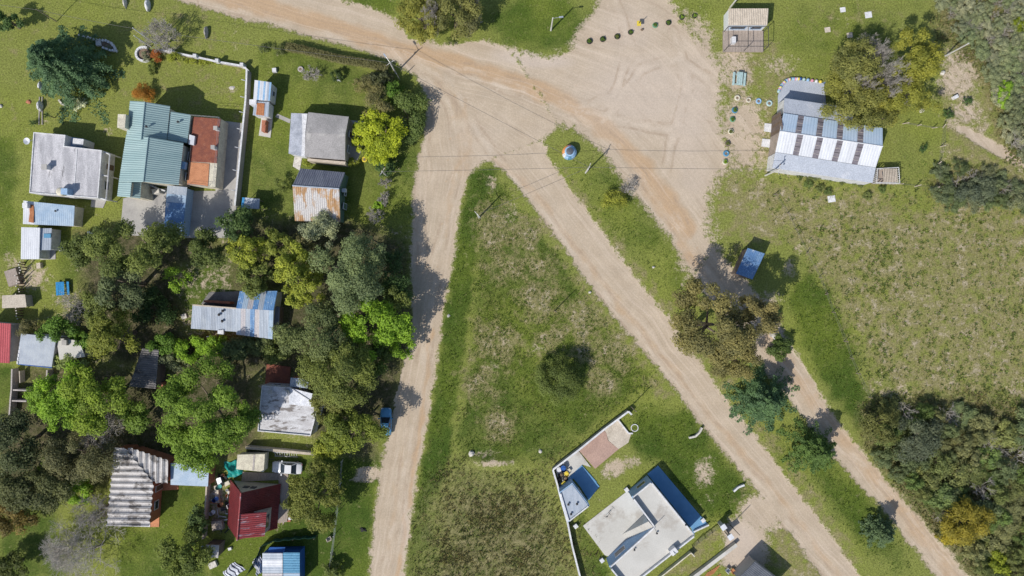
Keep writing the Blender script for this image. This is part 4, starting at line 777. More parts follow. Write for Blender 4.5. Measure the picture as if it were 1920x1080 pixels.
# ================================================================ vegetation
def leaf_quads(P, Nn, S, rs, asp=.6):
    n = len(P); r = rs.normal(size=(n, 3)); t = np.cross(Nn, r); t /= np.linalg.norm(t, axis=1, keepdims=True) + 1e-9; b = np.cross(Nn, t)
    S = S[:, None]; V = np.stack([P + t * S, P + b * S * asp, P - t * S, P - b * S * asp], 1).reshape(-1, 3)
    return V, np.arange(4 * n).reshape(-1, 4)
def unit(v): return v / (np.linalg.norm(v, axis=1, keepdims=True) + 1e-9)
def crown_mesh(rx, ry, rz, zc, seed, leaf=.2, dens=330, clump=.34, gap=.0, flat=.5, tips=.0):
    rs = np.random.RandomState(seed); Rm = (rx * ry) ** .5
    nc = int(max(9, 26 * (.34 / clump) ** 2)); d = unit(rs.normal(size=(nc * 3, 3))); d = d[d[:, 2] > -.45][:nc]; nc = len(d)
    rad = .45 + .42 * rs.rand(nc) ** .6; amp = 1 + .16 * np.sin(np.arctan2(d[:, 1], d[:, 0]) * 3 + seed) + .12 * rs.normal(size=nc)
    C = d * np.array([rx, ry, rz]) * (rad * amp)[:, None]; cr = Rm * clump * (.6 + .7 * rs.rand(nc)); ctone = rs.rand(nc)
    keep = rs.rand(nc) > gap; C, cr, ctone = C[keep], cr[keep], ctone[keep]; nc = len(C)
    leaf *= .66; N_ = int(dens * 1.9 * Rm * Rm * (.6 if gap > .25 else 1)); w = cr ** 2; k = rs.choice(nc, N_, p=w / w.sum())
    u = unit(rs.normal(size=(N_, 3))); u[:, 2] = np.where(u[:, 2] < -.3, -u[:, 2], u[:, 2])
    r = rs.rand(N_) ** .45; lob = 1 + .22 * np.sin(u[:, 0] * 7 + k) * np.sin(u[:, 1] * 6 + 2 * k)
    P = C[k] + u * (cr[k] * r * lob)[:, None] * np.array([1, 1, .75]); P[:, 2] += zc
    P[:, 2] = np.maximum(P[:, 2], .12 + .2 * rs.rand(N_))
    Nn = unit(u * .9 + rs.normal(size=(N_, 3)) * .38 + np.array([0, 0, flat]))
    tone = np.clip(.22 + .38 * ctone[k] + .35 * (rs.rand(N_) - .3) + tips * (rs.rand(N_) ** 3), 0, 1)
    V, Q = leaf_quads(P, Nn, leaf * (.6 + .8 * rs.rand(N_)), rs)
    return fastmesh('crown', V, Q, 4, dict(tone=np.repeat(tone, 4)), 'leaf')
def conifer_mesh(Rr, h, seed, leaf=.22, dens=430, droop=.35):
    rs = np.random.RandomState(seed); P, Nn, T = [], [], []; nb = int(46 + Rr * 12)
    leaf *= .75; per = int(dens * 1.5 * Rr * Rr / nb)
    for i in range(nb):
        f = (i + rs.rand()) / nb; z0 = .06 * h + .92 * h * f; L = Rr * (1 - f) ** .75 * (.55 + .75 * rs.rand()) + .25; a = i * 2.399 + rs.rand() * .5; tn = rs.rand()
        s = rs.rand(per) ** .65; wdt = L * .22 * (1 - .8 * s) + .08; q = rs.normal(size=per) * wdt * .6
        x = s * L; z = z0 + .18 * L * s - droop * L * s ** 2 + rs.normal(size=per) * .09 - np.abs(q) * .3
        P.append(np.stack([x * math.cos(a) - q * math.sin(a), x * math.sin(a) + q * math.cos(a), z], -1))
        Nn.append(unit(np.array([math.cos(a) * .3, math.sin(a) * .3, 1.0]) + rs.normal(size=(per, 3)) * .5)); T.append(np.clip(.2 + .35 * tn + .4 * s * rs.rand(per), 0, 1))
    P, Nn, T = map(np.concatenate, (P, Nn, T)); P[:, 2] = np.maximum(P[:, 2], .1)
    V, Q = leaf_quads(P, Nn, leaf * (.6 + .8 * rs.rand(len(P))), rs, .45)
    return fastmesh('crown', V, Q, 4, dict(tone=np.repeat(T, 4)), 'leaf')
def twig_mesh(Rr, h, seed, z0=.3, lev=5, r0=.07, up=.55, spread=.75):
    """bare branchwork: three sided tapering twigs"""
    rs = np.random.RandomState(seed); segs = []
    def grow(p, d, L, r, k):
        q = p + d * L; segs.append((p, q, r, r * .62))
        if k == 0: return
        for j in range(3 if k > 1 else 2 + (rs.rand() > .5)):
            dd = d + rs.normal(size=3) * spread + np.array([0, 0, up * .3]); dd /= np.linalg.norm(dd); grow(p + d * L * (.55 + .45 * rs.rand()), dd, L * (.62 + .22 * rs.rand()), r * .6, k - 1)
    for j in range(4):
        a = j * 1.57 + rs.rand(); grow(np.array([0, 0, z0]), unit(np.array([[math.cos(a) * .8, math.sin(a) * .8, .9]]))[0], 1.0, r0, lev)
    pts = np.array([s_[1] for s_ in segs]); sx = Rr / np.percentile(np.abs(pts[:, :2]), 97); sz = (h - z0) / (np.percentile(pts[:, 2], 99) - z0)
    V, Q = [], []
    for p, q, r1, r2 in segs:
        p = np.array([p[0] * sx, p[1] * sx, z0 + (p[2] - z0) * sz]); q = np.array([q[0] * sx, q[1] * sx, max(.1, z0 + (q[2] - z0) * sz)]); d = q - p; d /= np.linalg.norm(d) + 1e-9
        u = np.cross(d, [0.3, .2, 1]); u /= np.linalg.norm(u) + 1e-9; w = np.cross(d, u); b = len(V) 
        for (c_, rr) in ((p, r1), (q, r2)):
            for k in range(3): V.append(c_ + (u * math.cos(2.094 * k) + w * math.sin(2.094 * k)) * max(rr, .012))
        Q += [(b + k, b + (k + 1) % 3, b + 3 + (k + 1) % 3, b + 3 + k) for k in range(3)]
    return fastmesh('branches', np.array(V), np.array(Q), 4, None, 'twig_grey')
def trunk_mesh(h, r, seed, spread, mat='bark', limbs=5):
    rs = np.random.RandomState(seed); m = MB(); top = Vector((rs.normal() * .15, rs.normal() * .15, h))
    m.tube([(0, 0, -.1), (0, 0, .15), Vector((top.x * .4, top.y * .4, h * .5)), top], r * 1.25, 8, r * .45)
    for i in range(limbs):
        a = i * 6.283 / limbs + rs.rand(); z = h * (.35 + .4 * rs.rand()); L = spread * (.55 + .3 * rs.rand()); c_, s_ = math.cos(a), math.sin(a)
        m.tube([(0, 0, z), (c_ * L * .5, s_ * L * .5, z + L * .38), (c_ * L, s_ * L, z + L * .55)], r * .5, 5, r * .14)
    me = bpy.data.meshes.new('trunk'); me.from_pydata([tuple(v) for v in m.v], [], m.f); me.materials.append(M[mat]); me.update(); return me
def put(me, name, parent, color=None):
    o = bpy.data.objects.new(name, me); COL.objects.link(o); o.parent = parent
    if color: o.color = tuple(color) + (1,)
    return o
OL = (.10, .118, .034); OLD = (.066, .084, .026); YG = (.17, .185, .030); LIME = (.13, .205, .022); GG = (.118, .128, .072); DK = (.042, .072, .026); BR = (.13, .116, .054); BRG = (.098, .094, .048); YEL = (.20, .225, .020); BG = (.062, .104, .058); GY = (.135, .14, .098); RED = (.21, .068, .020); GOLD = (.155, .128, .022); GRN = (.072, .125, .022); SIL = (.20, .21, .14)
_seed = [100]
def tree(px, py, rx, ry, h, col, label, kind='b', cat='tree', name=None, group=None, dens=330, leaf=.2, clump=.34, gap=0., low=None, tips=0., share=None):
    """px,py,rx,ry = middle and half size of the crown as seen, in photo pixels"""
    _seed[0] += 1; sd = _seed[0]
    bush = cat in ('bush', 'shrub'); zc = h * (.45 if bush else .62)
    s = (H - zc) / F; RX, RY = rx * s, ry * s; c = W(px, py, zc); base = Vector((c.x, c.y, 0))
    t = thing(name or {'tree': 'broadleaf_tree', 'bush': 'bush', 'shrub': 'shrub'}[cat], label, cat, base, group)
    if kind == 'b':
        rz = h - zc; put(share or crown_mesh(RX, RY, rz * .95, zc, sd, leaf, dens, clump, gap, tips=tips), 'foliage' if bush else 'crown', t, col)
        if bush: put(trunk_mesh(max(.4, zc * .8), .06, sd, RX * .6, limbs=4), 'stem', t)
        else: put(trunk_mesh(zc, .1 + .025 * h, sd, min(RX, RY) * .8), 'trunk', t)
    elif kind == 't':
        put(twig_mesh(RX, h, sd, lev=6 if cat == 'tree' else 5), 'branches', t); put(trunk_mesh(max(.5, h * .45), .05 + .012 * h, sd, RX * .5, 'bark_pale', 4), 'trunk', t)
    return t
def conifer(bx, by, rpx, h, col, label, dens=430, name='conifer_tree', leaf=.22, droop=.35):
    _seed[0] += 1; t = thing(name, label, 'tree', W(bx, by)); Rr = rpx * H / F
    put(conifer_mesh(Rr, h, _seed[0], leaf, dens, droop), 'crown', t, col); put(trunk_mesh(h * .9, .2, _seed[0], .5, limbs=0), 'trunk', t); return t
# north west gardens
conifer(150, 140, 84, 10.6, BG, 'large blue green drooping cedar on the open lawn', 560, 'cedar_tree', .2, .5)
tree(14, 40, 26, 18, 4.0, DK, 'small dark tree on the lawn beside the wire pole', dens=420)
tree(296, 103, 12, 12, 1.6, RED, 'rust red round bush touching the curved white planter', cat='bush', leaf=.09, dens=1500, clump=.5)
tree(268, 172, 18, 17, 2.0, (.22, .10, .02), 'orange brown round bush on the lawn north of the teal roof', cat='bush', leaf=.1, dens=1200, clump=.5)
tree(329, 109, 13, 9, 1.3, YG, 'yellow green low bush against the white garden wall', cat='bush', leaf=.1, dens=1200, clump=.5)
tree(274, 104, 9, 11, 1.2, GY, 'grey green shrub inside the curved white planter', cat='shrub', leaf=.09, dens=1300)
tree(285, 124, 8, 14, 1.3, OL, 'olive shrub strip below the curved planter', cat='shrub', leaf=.1, dens=1100)
tree(146, 193, 16, 12, 1.0, (.42, .42, .36), 'white flowering bush with pale stones below the cedar', cat='bush', leaf=.1, dens=900)
tree(128, 188, 8, 6, .9, LIME, 'bright green tuft plant beside the white flowering bush', cat='bush', leaf=.1, dens=1100)
tree(300, 66, 34, 30, 4.5, OL, 'leafless grey tree beside the two white poles', 't')
tree(380, 116, 40, 5, .6, YG, 'low yellow green plants along the foot of the garden wall', cat='shrub', leaf=.09, dens=1400)
# trees round the west yards
tree(255, 462, 78, 55, 10.5, OL, 'wide olive green tree over the yard south of the teal house', dens=480, leaf=.19, clump=.3)
tree(152, 468, 32, 30, 4.0, OLD, 'dark speckled tree beside the lawn with the small white slab', dens=480, tips=.5)
tree(228, 532, 46, 42, 9.5, (.072, .088, .046), 'dark grey green tree below the wide olive tree', dens=420)
tree(186, 580, 30, 36, 5.5, OL, 'olive tree behind the grey leafless bush', dens=420); tree(212, 628, 44, 46, 9.0, (.115, .125, .025), 'yellow olive tree beside the pale concrete roof', dens=430, clump=.28)
tree(110, 620, 36, 26, 4.5, GRN, 'green bushy tree behind the blue grey shed roof', dens=430); tree(58, 618, 24, 22, 3.2, BR, 'brownish bush with pale blossom beside the row of stakes', cat='bush', dens=600, leaf=.12)
tree(140, 578, 32, 26, 3.5, OL, 'grey leafless bush near the blue picnic table', 't', cat='shrub'); tree(330, 522, 26, 22, 3.2, LIME, 'loose bright green shrub on the lawn near the patchwork roof', cat='shrub', dens=300, gap=.3, leaf=.17)
tree(160, 638, 26, 18, 3.0, GRN, 'green shrub between the concrete roof and the yellow olive tree', cat='shrub', dens=600)
tree(388, 468, 34, 38, 7.0, OLD, 'dark olive tree at the shaded end of the concrete courtyard', dens=420); tree(290, 580, 45, 34, 3.0, (.035, .06, .02), 'deep green low shrub in the shade behind the patchwork house', cat='shrub', dens=300)
tree(444, 424, 32, 30, 6.0, (.055, .085, .03), 'dark green tree touching the little blue shelter', dens=430); tree(462, 474, 36, 34, 6.5, YG, 'yellow green tree next to the dark green one by the shelter', dens=430, clump=.25)
tree(478, 520, 34, 36, 5.5, OL, 'olive tree hanging over the blue roof sheets', dens=430, clump=.26); tree(522, 458, 28, 30, 6.0, (.125, .14, .03), 'small yellow olive tree between the shelter and the rusty house', dens=430, clump=.25)
tree(560, 520, 40, 64, 8.5, YG, 'tall yellow green tree beside the end of the patchwork roof', dens=480, clump=.22); tree(566, 462, 24, 22, 5.0, BR, 'brownish tree top behind the rusty house', dens=430)
tree(604, 432, 36, 32, 5.0, SIL, 'silvery white leaved tree against the rusty roof edge', dens=460, leaf=.16); tree(662, 508, 62, 72, 10.5, (.108, .132, .066), 'big grey green tree rising behind the rusty house', dens=560, leaf=.17, clump=.3)
tree(740, 520, 32, 60, 3.6, DK, 'dark green low tree on the verge in the big tree shade', dens=300, leaf=.17)
tree(702, 612, 68, 58, 8.5, LIME, 'bright lime green tree leaning to the dirt lane', dens=330, gap=.2, leaf=.22, clump=.26); tree(742, 566, 28, 30, 6.0, OL, 'olive tree between the lime tree and the lane', dens=260, gap=.25)
tree(752, 640, 22, 40, 5.0, LIME, 'narrow lime green tree at the edge of the lane', dens=280, gap=.2, clump=.3)
tree(596, 628, 62, 54, 9.5, (.095, .112, .048), 'large grey olive tree beside the patchwork house', dens=520, leaf=.17); tree(644, 700, 76, 66, 10.5, (.10, .115, .032), 'huge olive tree over the end of the membrane roof', dens=560, leaf=.17, clump=.26)
tree(700, 676, 34, 34, 6.0, (.06, .085, .022), 'mid green tree filling the gap under the lime tree', dens=430); tree(622, 762, 42, 30, 6.5, (.095, .10, .03), 'olive tree next to the membrane roof corner', dens=480)
tree(660, 812, 66, 44, 7.0, (.118, .14, .028), 'yellow green round topped tree over the verge by the blue car', dens=520, leaf=.18, clump=.24); tree(618, 838, 36, 26, 4.5, YG, 'low yellow green tree by the long garden wall end', dens=480, clump=.26)
for i, (px, c_, lb) in enumerate(((310, GRN, 'green shrub nearest the dark shed in the hedge row'), (352, LIME, 'lime green shrub in the hedge row by the patchwork house'), (398, LIME, 'bright lime shrub below the white roof box'), (440, (.08, .10, .045), 'grey green shrub below the patchwork roof'), (484, (.085, .10, .04), 'dull green flowering shrub below the blue roof corner'), (522, OL, 'olive shrub at the end of the hedge row'))):
    tree(px, 648 + (i % 2) * 8, 30, 22, 3.2, c_, lb, cat='shrub', dens=560, group='shrubs in the row below the patchwork house')
tree(330, 676, 26, 22, 3.0, GG, 'grey shrub beside the dark corrugated shed', cat='shrub', dens=480); tree(130, 676, 40, 16, 3.0, (.16, .19, .07), 'pale green shrub below the concrete roof', cat='shrub', dens=520)
tree(108, 742, 60, 52, 8.5, LIME, 'bright green tree over the stepped grey walls', dens=470, leaf=.2, clump=.27); tree(178, 754, 68, 58, 9.5, (.135, .178, .026), 'broad bright green tree with pale bare branches below', dens=430, clump=.3, gap=.12); tree(256, 780, 30, 34, 5.0, (.08, .12, .022), 'mid green tree between the two broad bright trees', dens=430)
tree(388, 772, 100, 94, 12.0, (.10, .15, .024), 'huge bright green feathery tree over the yards', dens=520, leaf=.2, clump=.22, gap=.14); tree(190, 812, 44, 16, 4.5, OL, 'pale bare branches sticking out of the bright green tree', 't')
tree(152, 850, 66, 46, 6.5, BRG, 'brownish grey tree half covering the ribbed channel roof', dens=480, leaf=.15); tree(34, 830, 46, 56, 7.0, (.05, .06, .03), 'dark green tree beside the grass strip by stepped walls', dens=460)
tree(100, 912, 46, 46, 5.5, (.075, .08, .035), 'dull dark olive tree west of the channel roof', dens=460); tree(38, 922, 44, 40, 6.0, (.06, .066, .03), 'shadowy olive tree over the orange shrub', dens=430); tree(20, 968, 40, 34, 4.0, (.125, .092, .03), 'orange brown shrub at the edge of the shaded lawn', cat='shrub', dens=430)
tree(150, 918, 26, 30, 3.5, LIME, 'lime green shrub left of the channel roof', cat='shrub', dens=430); tree(95, 868, 16, 30, 3.5, LIME, 'narrow lime shrub behind the brownish grey tree', cat='shrub', dens=430)
tree(178, 960, 36, 44, 5.0, OL, 'leafless tree casting twig shadows beside the channel roof', 't'); tree(160, 1040, 70, 46, 6.5, OL, 'wide leafless grey tree on the lawn below the channel roof', 't'); tree(120, 1030, 40, 40, 4.0, OL, 'smaller leafless tree beside the wide leafless one', 't')
tree(345, 1030, 52, 48, 6.0, (.085, .105, .026), 'green tree beside the tiny dish shed', dens=470); tree(374, 980, 18, 30, 4.0, (.07, .10, .035), 'slim dark green tree against the yard fence', dens=480); tree(20, 1062, 34, 26, 4.0, (.06, .07, .02), 'dark tree at the shaded end of the lawn', dens=430)
tree(594, 936, 56, 66, 7.0, (.09, .098, .026), 'dark round tree with yellow tips between red house and fence', dens=560, leaf=.17, clump=.24, tips=.5); tree(628, 1070, 20, 18, 2.5, OL, 'small olive bush against the white wire fence', cat='bush', dens=600)
# trees on the corner by the junction
tree(720, 254, 46, 52, 4.6, YEL, 'bright yellow tree beside the grey house', dens=520, leaf=.19, clump=.26, tips=.3); tree(676, 256, 16, 24, 3.0, YEL, 'small yellow shrub at the wall of the grey house', cat='shrub', dens=480)
tree(708, 192, 30, 26, 4.5, BR, 'brownish olive bush tree above the bright yellow tree', dens=430, leaf=.15); tree(684, 158, 26, 18, 2.5, BR, 'brown twiggy shrub near the hedge end', cat='shrub', dens=600, leaf=.11); tree(716, 148, 22, 16, 3.0, (.05, .055, .028), 'dark shrub between the hedge end and the pole', cat='shrub', dens=600); tree(738, 172, 18, 24, 3.5, GRN, 'green shrub leaning to the junction', cat='shrub', dens=430)
tree(766, 220, 34, 52, 3.0, (.07, .095, .03), 'dark green tree hugging the edge of the junction', dens=480, leaf=.17); tree(724, 312, 22, 18, 2.5, DK, 'dark shrub below the bright yellow tree', cat='shrub', dens=430); tree(722, 344, 11, 24, 2.2, OL, 'thin twiggy shrub beside the verge pole', 't', cat='shrub'); tree(718, 372, 12, 10, 1.8, GY, 'grey twig bush on the verge', 't', cat='shrub'); tree(706, 404, 16, 12, 2.0, GY, 'pale twig bush on the verge near the rusty house', 't', cat='shrub'); tree(711, 384, 9, 9, 1.2, LIME, 'small lime shrub between the twig bushes', cat='shrub', dens=600)
for px, py, rx, lb in ((575, 304, 9, 'lime bush at the corner of the grey house step'), (660, 305, 14, 'lime bush at the end of the grey house ledge')): tree(px, py, rx, 9, 1.2, YG, lb, cat='bush', dens=700, leaf=.1)
tree(527, 350, 13, 16, 2.5, OL, 'small dark shrub on the lawn west of the rusty house', cat='shrub', dens=600, leaf=.1) ; tree(585, 140, 16, 12, 1.6, GY, 'spiky grey shrub on the lawn below the hedge', 't', cat='shrub')
tree(631, 142, 12, 14, 1.7, (.04, .06, .02), 'dark round bush behind the small white chair', cat='bush', dens=900, leaf=.1)
# by the north road and the clearing
tree(790, 30, 42, 46, 7.0, (.145, .14, .034), 'yellow olive tree bulging over the north road', dens=500, leaf=.16, clump=.26); tree(852, 26, 46, 46, 7.0, (.128, .125, .045), 'olive tree next to the bulging one at the road', dens=500, leaf=.16, clump=.26); tree(808, 26, 22, 20, 7.6, GY, 'grey bare branches among the olive road trees', 't'); tree(880, 44, 24, 30, 5.5, (.13, .125, .06), 'dull olive tree at the tip of the road trees', dens=460, leaf=.15); tree(884, 5, 18, 14, 6, GY, 'grey bare branches by the dull olive tree', 't'); tree(842, 78, 10, 8, 1.5, OL, 'small scrubby bush at the road edge below the trees', cat='bush', dens=600, leaf=.11)
tree(1154, 372, 24, 22, 1.8, (.16, .165, .03), 'yellow green shrub on the grass island', cat='shrub', dens=500, leaf=.12); tree(1178, 352, 16, 16, 1.4, BR, 'brown twiggy shrub at the island edge', 't', cat='shrub')
tree(1042, 712, 42, 44, 4.4, (.085, .105, .03), 'lone round dark olive bush in the grass triangle', cat='bush', dens=1000, leaf=.12, clump=.34)
tree(1335, 612, 84, 78, 13.0, (.125, .11, .048), 'large brown olive eucalyptus between the two dirt roads', dens=470, leaf=.19, clump=.26, gap=.12); tree(1412, 600, 42, 42, 12.0, (.13, .11, .05), 'sparse brown eucalyptus over the shaded track', dens=430, leaf=.18, gap=.2, clump=.28); tree(1385, 678, 46, 36, 9.0, (.118, .104, .044), 'lower brown eucalyptus beside the dark cedar', dens=430, leaf=.18, gap=.15)
conifer(1418, 744, 62, 7.2, (.058, .098, .05), 'dark green cedar between the diagonal road and the track', 560, 'cedar_tree', .2, .4); conifer(1512, 835, 52, 7.0, (.062, .098, .03), 'mid green conifer beside the track', 560, leaf=.19); conifer(1636, 988, 34, 5.0, (.062, .09, .05), 'small grey green conifer on the verge between the roads', 560, leaf=.18)
# clump over the hall
tree(1604, 118, 54, 50, 8.0, (.125, .125, .042), 'olive tree north of the hall roof', dens=480, leaf=.16, clump=.26); tree(1712, 112, 46, 56, 8.0, (.155, .152, .030), 'yellow olive tree on the field side of the hall clump', dens=500, leaf=.16, clump=.26); tree(1700, 180, 52, 42, 6.5, (.145, .145, .03), 'yellowish low tree below the bare branches', dens=480, leaf=.16, clump=.26); tree(1608, 208, 60, 42, 7.0, (.135, .132, .04), 'dense olive tree overhanging the hall roof', dens=560, leaf=.15, clump=.26); tree(1572, 158, 24, 34, 6.0, (.14, .138, .036), 'olive tree at the terrace end of the hall', dens=480, leaf=.16)
tree(1664, 214, 26, 20, 5.0, (.14, .135, .035), 'low olive tree between hall corner and fenced lawn', dens=480, leaf=.16); tree(1660, 128, 44, 30, 8.0, GY, 'fan of grey bare branches in the hall tree clump', 't'); tree(1678, 172, 30, 36, 7.0, GY, 'drooping grey bare branches at the clump centre', 't'); tree(1614, 158, 26, 30, 7.4, GY, 'small round fan of grey bare twigs over the hall', 't'); tree(1634, 176, 24, 30, 6.6, (.16, .15, .03), 'yellow olive tree between the bare fans', dens=480, leaf=.16); tree(1640, 92, 30, 20, 6.4, GY, 'pale bare branches on the north side of the clump', 't')
# ---- thickets: each shrub its own object, copies share their meshes
rs = np.random.RandomState(5)
protos = [crown_mesh(2.0, 2.0, 1.1, 1.0, 900 + i, .13 + .03 * (i % 2), 420, .3, .1) for i in range(6)]
stemp = [trunk_mesh(1.0, .06, 950 + i, 1.3, limbs=5) for i in range(2)]
twp = [twig_mesh(2.0, 2.2, 970 + i, lev=4) for i in range(3)]
def shrub_copy(px, py, rpx, hs, col, label, group, twig=False):
    t = thing('shrub', label, 'shrub', W(px, py), group); k = rpx * H / F / 2.0
    o = put(twp[rs.randint(3)] if twig else protos[rs.randint(6)], 'foliage' if not twig else 'branches', t, col); st = put(stemp[rs.randint(2)], 'stem', t)
    for q in (o, st): q.scale = (k, k * (.85 + .3 * rs.rand()), hs / 2.1)
    t.rotation_euler.z = rs.rand() * 6.28; return t
TRAIL = [(1770, 236), (1800, 246), (1850, 270), (1900, 305), (1990, 380)]
def scatter(poly, n, r0, r1, h0, h1, cols, label, group, twig=.0, mind=.66):
    xs_, ys_ = [p[0] for p in poly], [p[1] for p in poly]; got = []; tries = 0
    while len(got) < n and tries < 6000:
        tries += 1; x = min(xs_) + rs.rand() * (max(xs_) - min(xs_)); y = min(ys_) + rs.rand() * (max(ys_) - min(ys_)); r = r0 + (r1 - r0) * rs.rand()
        if sdist(poly, np.array([x]), np.array([y]))[0] < -4: continue
        if abs(pdist(TRAIL, np.array([x]), np.array([y]))[0]) < r + 5: continue
        if any((x - a) ** 2 + (y - b_) ** 2 < ((r + c_) * mind) ** 2 for a, b_, c_ in got): continue
        got.append((x, y, r)); c_ = cols[rs.randint(len(cols))]; j = .85 + .3 * rs.rand(); tw = rs.rand() < twig
        shrub_copy(x, y, r, h0 + (h1 - h0) * rs.rand(), tuple(v_ * j for v_ in c_), label if not tw else 'leafless grey shrub in ' + group.split(' in ')[1], group, tw)
scatter([(1765, 0), (1985, -30), (1985, 330), (1900, 290), (1870, 190), (1845, 110), (1800, 60)], 150, 10, 20, .9, 1.8, [(.165, .172, .118), (.15, .162, .10), (.18, .178, .13), (.135, .155, .09)], 'grey green shrub in the dense thicket beyond the white pole', 'grey shrubs in the pole thicket', .12, .56)
scatter([(1752, 322), (1840, 318), (1880, 345), (1930, 385), (1800, 390), (1755, 362)], 24, 12, 24, .9, 1.7, [(.10, .118, .07), (.135, .14, .085), (.085, .105, .05)], 'dark scrubby shrub in the patch beside the fenced lawn', 'shrubs in the patch by the fenced lawn', .15, .55)
scatter([(1640, 775), (1760, 760), (1850, 800), (1960, 770), (1960, 1110), (1870, 1110), (1800, 1010), (1720, 920), (1640, 845)], 95, 16, 32, 1.3, 3.0, [(.115, .13, .05), (.10, .12, .062), (.13, .138, .055), (.095, .13, .045), (.14, .14, .07)], 'dull olive shrub in the dense scrub beside the track', 'shrubs in the scrub beside the track', .12, .58)
scatter([(1500, 330), (1660, 352), (1640, 372), (1480, 352)], 12, 5, 11, .5, 1.0, [(.075, .10, .035), (.10, .115, .045)], 'low green shrub along the wire fence below the hall', 'shrubs in the hall fence line', .0)
tree(1648, 795, 36, 34, 4.2, (.088, .09, .032), 'olive tree where the scrub meets the grass strip', dens=470, leaf=.15); tree(1722, 822, 46, 40, 4.4, (.075, .085, .06), 'blue grey tree in the scrub beside the track', dens=520, leaf=.14); tree(1812, 978, 48, 46, 4.5, GOLD, 'golden brown tree glowing in the dark scrub', dens=520, leaf=.15, clump=.26); tree(1770, 930, 30, 24, 3.0, (.10, .13, .05), 'pale green shrub beside the golden brown tree', cat='shrub', dens=520); tree(1870, 1056, 26, 24, 2.6, (.14, .16, .02), 'yellow green shrub below the golden brown tree', cat='shrub', dens=520); tree(1780, 1005, 24, 16, 2.6, (.2, .16, .02), 'mustard shrub beside the track bend', cat='shrub', dens=520)
tree(1880, 180, 16, 26, 1.8, LIME, 'bright lime shrub at the edge of the grey thicket', cat='shrub', dens=560); tree(1915, 44, 12, 18, 2.2, (.10, .12, .01), 'dark lime shrub inside the grey thicket', cat='shrub', dens=560); tree(1814, 190, 11, 8, 1.0, DK, 'small dark shrub on the sandy patch', cat='shrub', dens=700, leaf=.1); tree(1778, 214, 10, 10, 1.0, DK, 'dark green shrub near the fenced lawn corner', cat='shrub', dens=700, leaf=.1); tree(1732, 278, 9, 9, .8, DK, 'small dark shrub alone on the fenced lawn', cat='shrub', dens=800, leaf=.09); tree(1830, 355, 40, 26, 2.6, (.085, .098, .07), 'bushy grey green shrub beside the sandy trail', cat='shrub', dens=560, leaf=.13)
tree(1452, 590, 14, 12, 1.6, DK, 'dark shrub at the track gate', cat='shrub', dens=600, leaf=.11); tree(1462, 652, 22, 26, 2.6, (.06, .085, .024), 'dark green shrub hanging over the gate bar', cat='shrub', dens=480)
# ---- clipped hedge along the north garden
def hedge(name, label, pts, w, h, col, seed, dens=170):
    rs_ = np.random.RandomState(seed); P, Nn = [], []; pts = [W(*p) for p in pts]; t = thing(name, label, 'hedge', pts[0])
    for a, b_ in zip(pts[:-1], pts[1:]):
        L = (b_ - a).length; n = int(L * (w + 2 * h) * dens); u = rs_.rand(n); s_ = (rs_.rand(n) - .5) * w; z = h * (.15 + .85 * rs_.rand(n) ** .35) + rs_.normal(size=n) * .05; e = (b_ - a).normalized()
        P.append(np.stack([a.x + (b_.x - a.x) * u - e.y * s_, a.y + (b_.y - a.y) * u + e.x * s_, np.maximum(z, .05)], -1)); Nn.append(unit(np.stack([-e.y * s_ / w, e.x * s_ / w, np.full(n, .8)], -1) + rs_.normal(size=(n, 3)) * .45))
    P, Nn = np.concatenate(P), np.concatenate(Nn); P -= np.array(pts[0]); V, Q = leaf_quads(P, Nn, .1 * (.6 + .8 * rs_.rand(len(P))), rs_)
    put(fastmesh('foliage', V, Q, 4, dict(tone=np.repeat(np.clip(.35 + .35 * rs_.rand(len(P)), 0, 1), 4)), 'leaf'), 'foliage', t, col)
    m = MB()
    for a, b_ in zip(pts[:-1], pts[1:]):
        n = max(2, int((b_ - a).length / 1.1))
        for i in range(n): p = a.lerp(b_, i / n); m.tube([p, p + Vector((0, 0, h * .7))], .04, 4)
    o = m.build('stems', 'bark', t); o['kind'] = 'stuff'; return t
hedge('hedge', 'long clipped olive hedge along the north road garden', [(540, 92), (570, 97), (620, 110), (650, 117), (690, 122), (730, 134)], 1.15, 1.35, (.098, .092, .045), 1)
tree(525, 92, 15, 9, 1.9, (.075, .085, .035), 'rounded end bush of the clipped hedge', cat='bush', dens=900, leaf=.1, clump=.45); tree(496, 90, 12, 7, 1.3, (.07, .085, .035), 'small round bush beside the hedge end bush', cat='bush', dens=900, leaf=.1, clump=.45)
# ---- yucca palms
def yucca(px, py, h, label):
    t = thing('yucca', label, 'plant', W(px, py)); m = MB(); m.tube([(W(px, py).x, W(px, py).y, -.05), (W(px, py).x, W(px, py).y, h)], .07, 6); m.build('trunk', 'bark', t)
    rs_ = np.random.RandomState(int(px)); V, Q = [], []
    for i in range(46):
        a = rs_.rand() * 6.28; el = rs_.rand() * 1.3 - .2; L = .6 + .25 * rs_.rand(); d = np.array([math.cos(a) * math.cos(el), math.sin(a) * math.cos(el), math.sin(el)]); s_ = np.array([-math.sin(a), math.cos(a), 0]) * .05; c0 = np.array([0, 0, h]); b_ = len(V)
        V += [c0 - s_, c0 + s_, c0 + d * L]; Q.append((b_, b_ + 1, b_ + 2))
    put(fastmesh('leaves', np.array(V), np.array(Q), 3, dict(tone=np.repeat(rs_.rand(46), 3)), 'leaf'), 'leaves', t, (.05, .075, .03))
yucca(103, 221, 1.7, 'yucca palm with short trunk north of the white house'); yucca(66, 232, .5, 'low yucca rosette beside the garden kerb'); yucca(158, 189, .6, 'dark spiky yucca beside the white flowering bush')
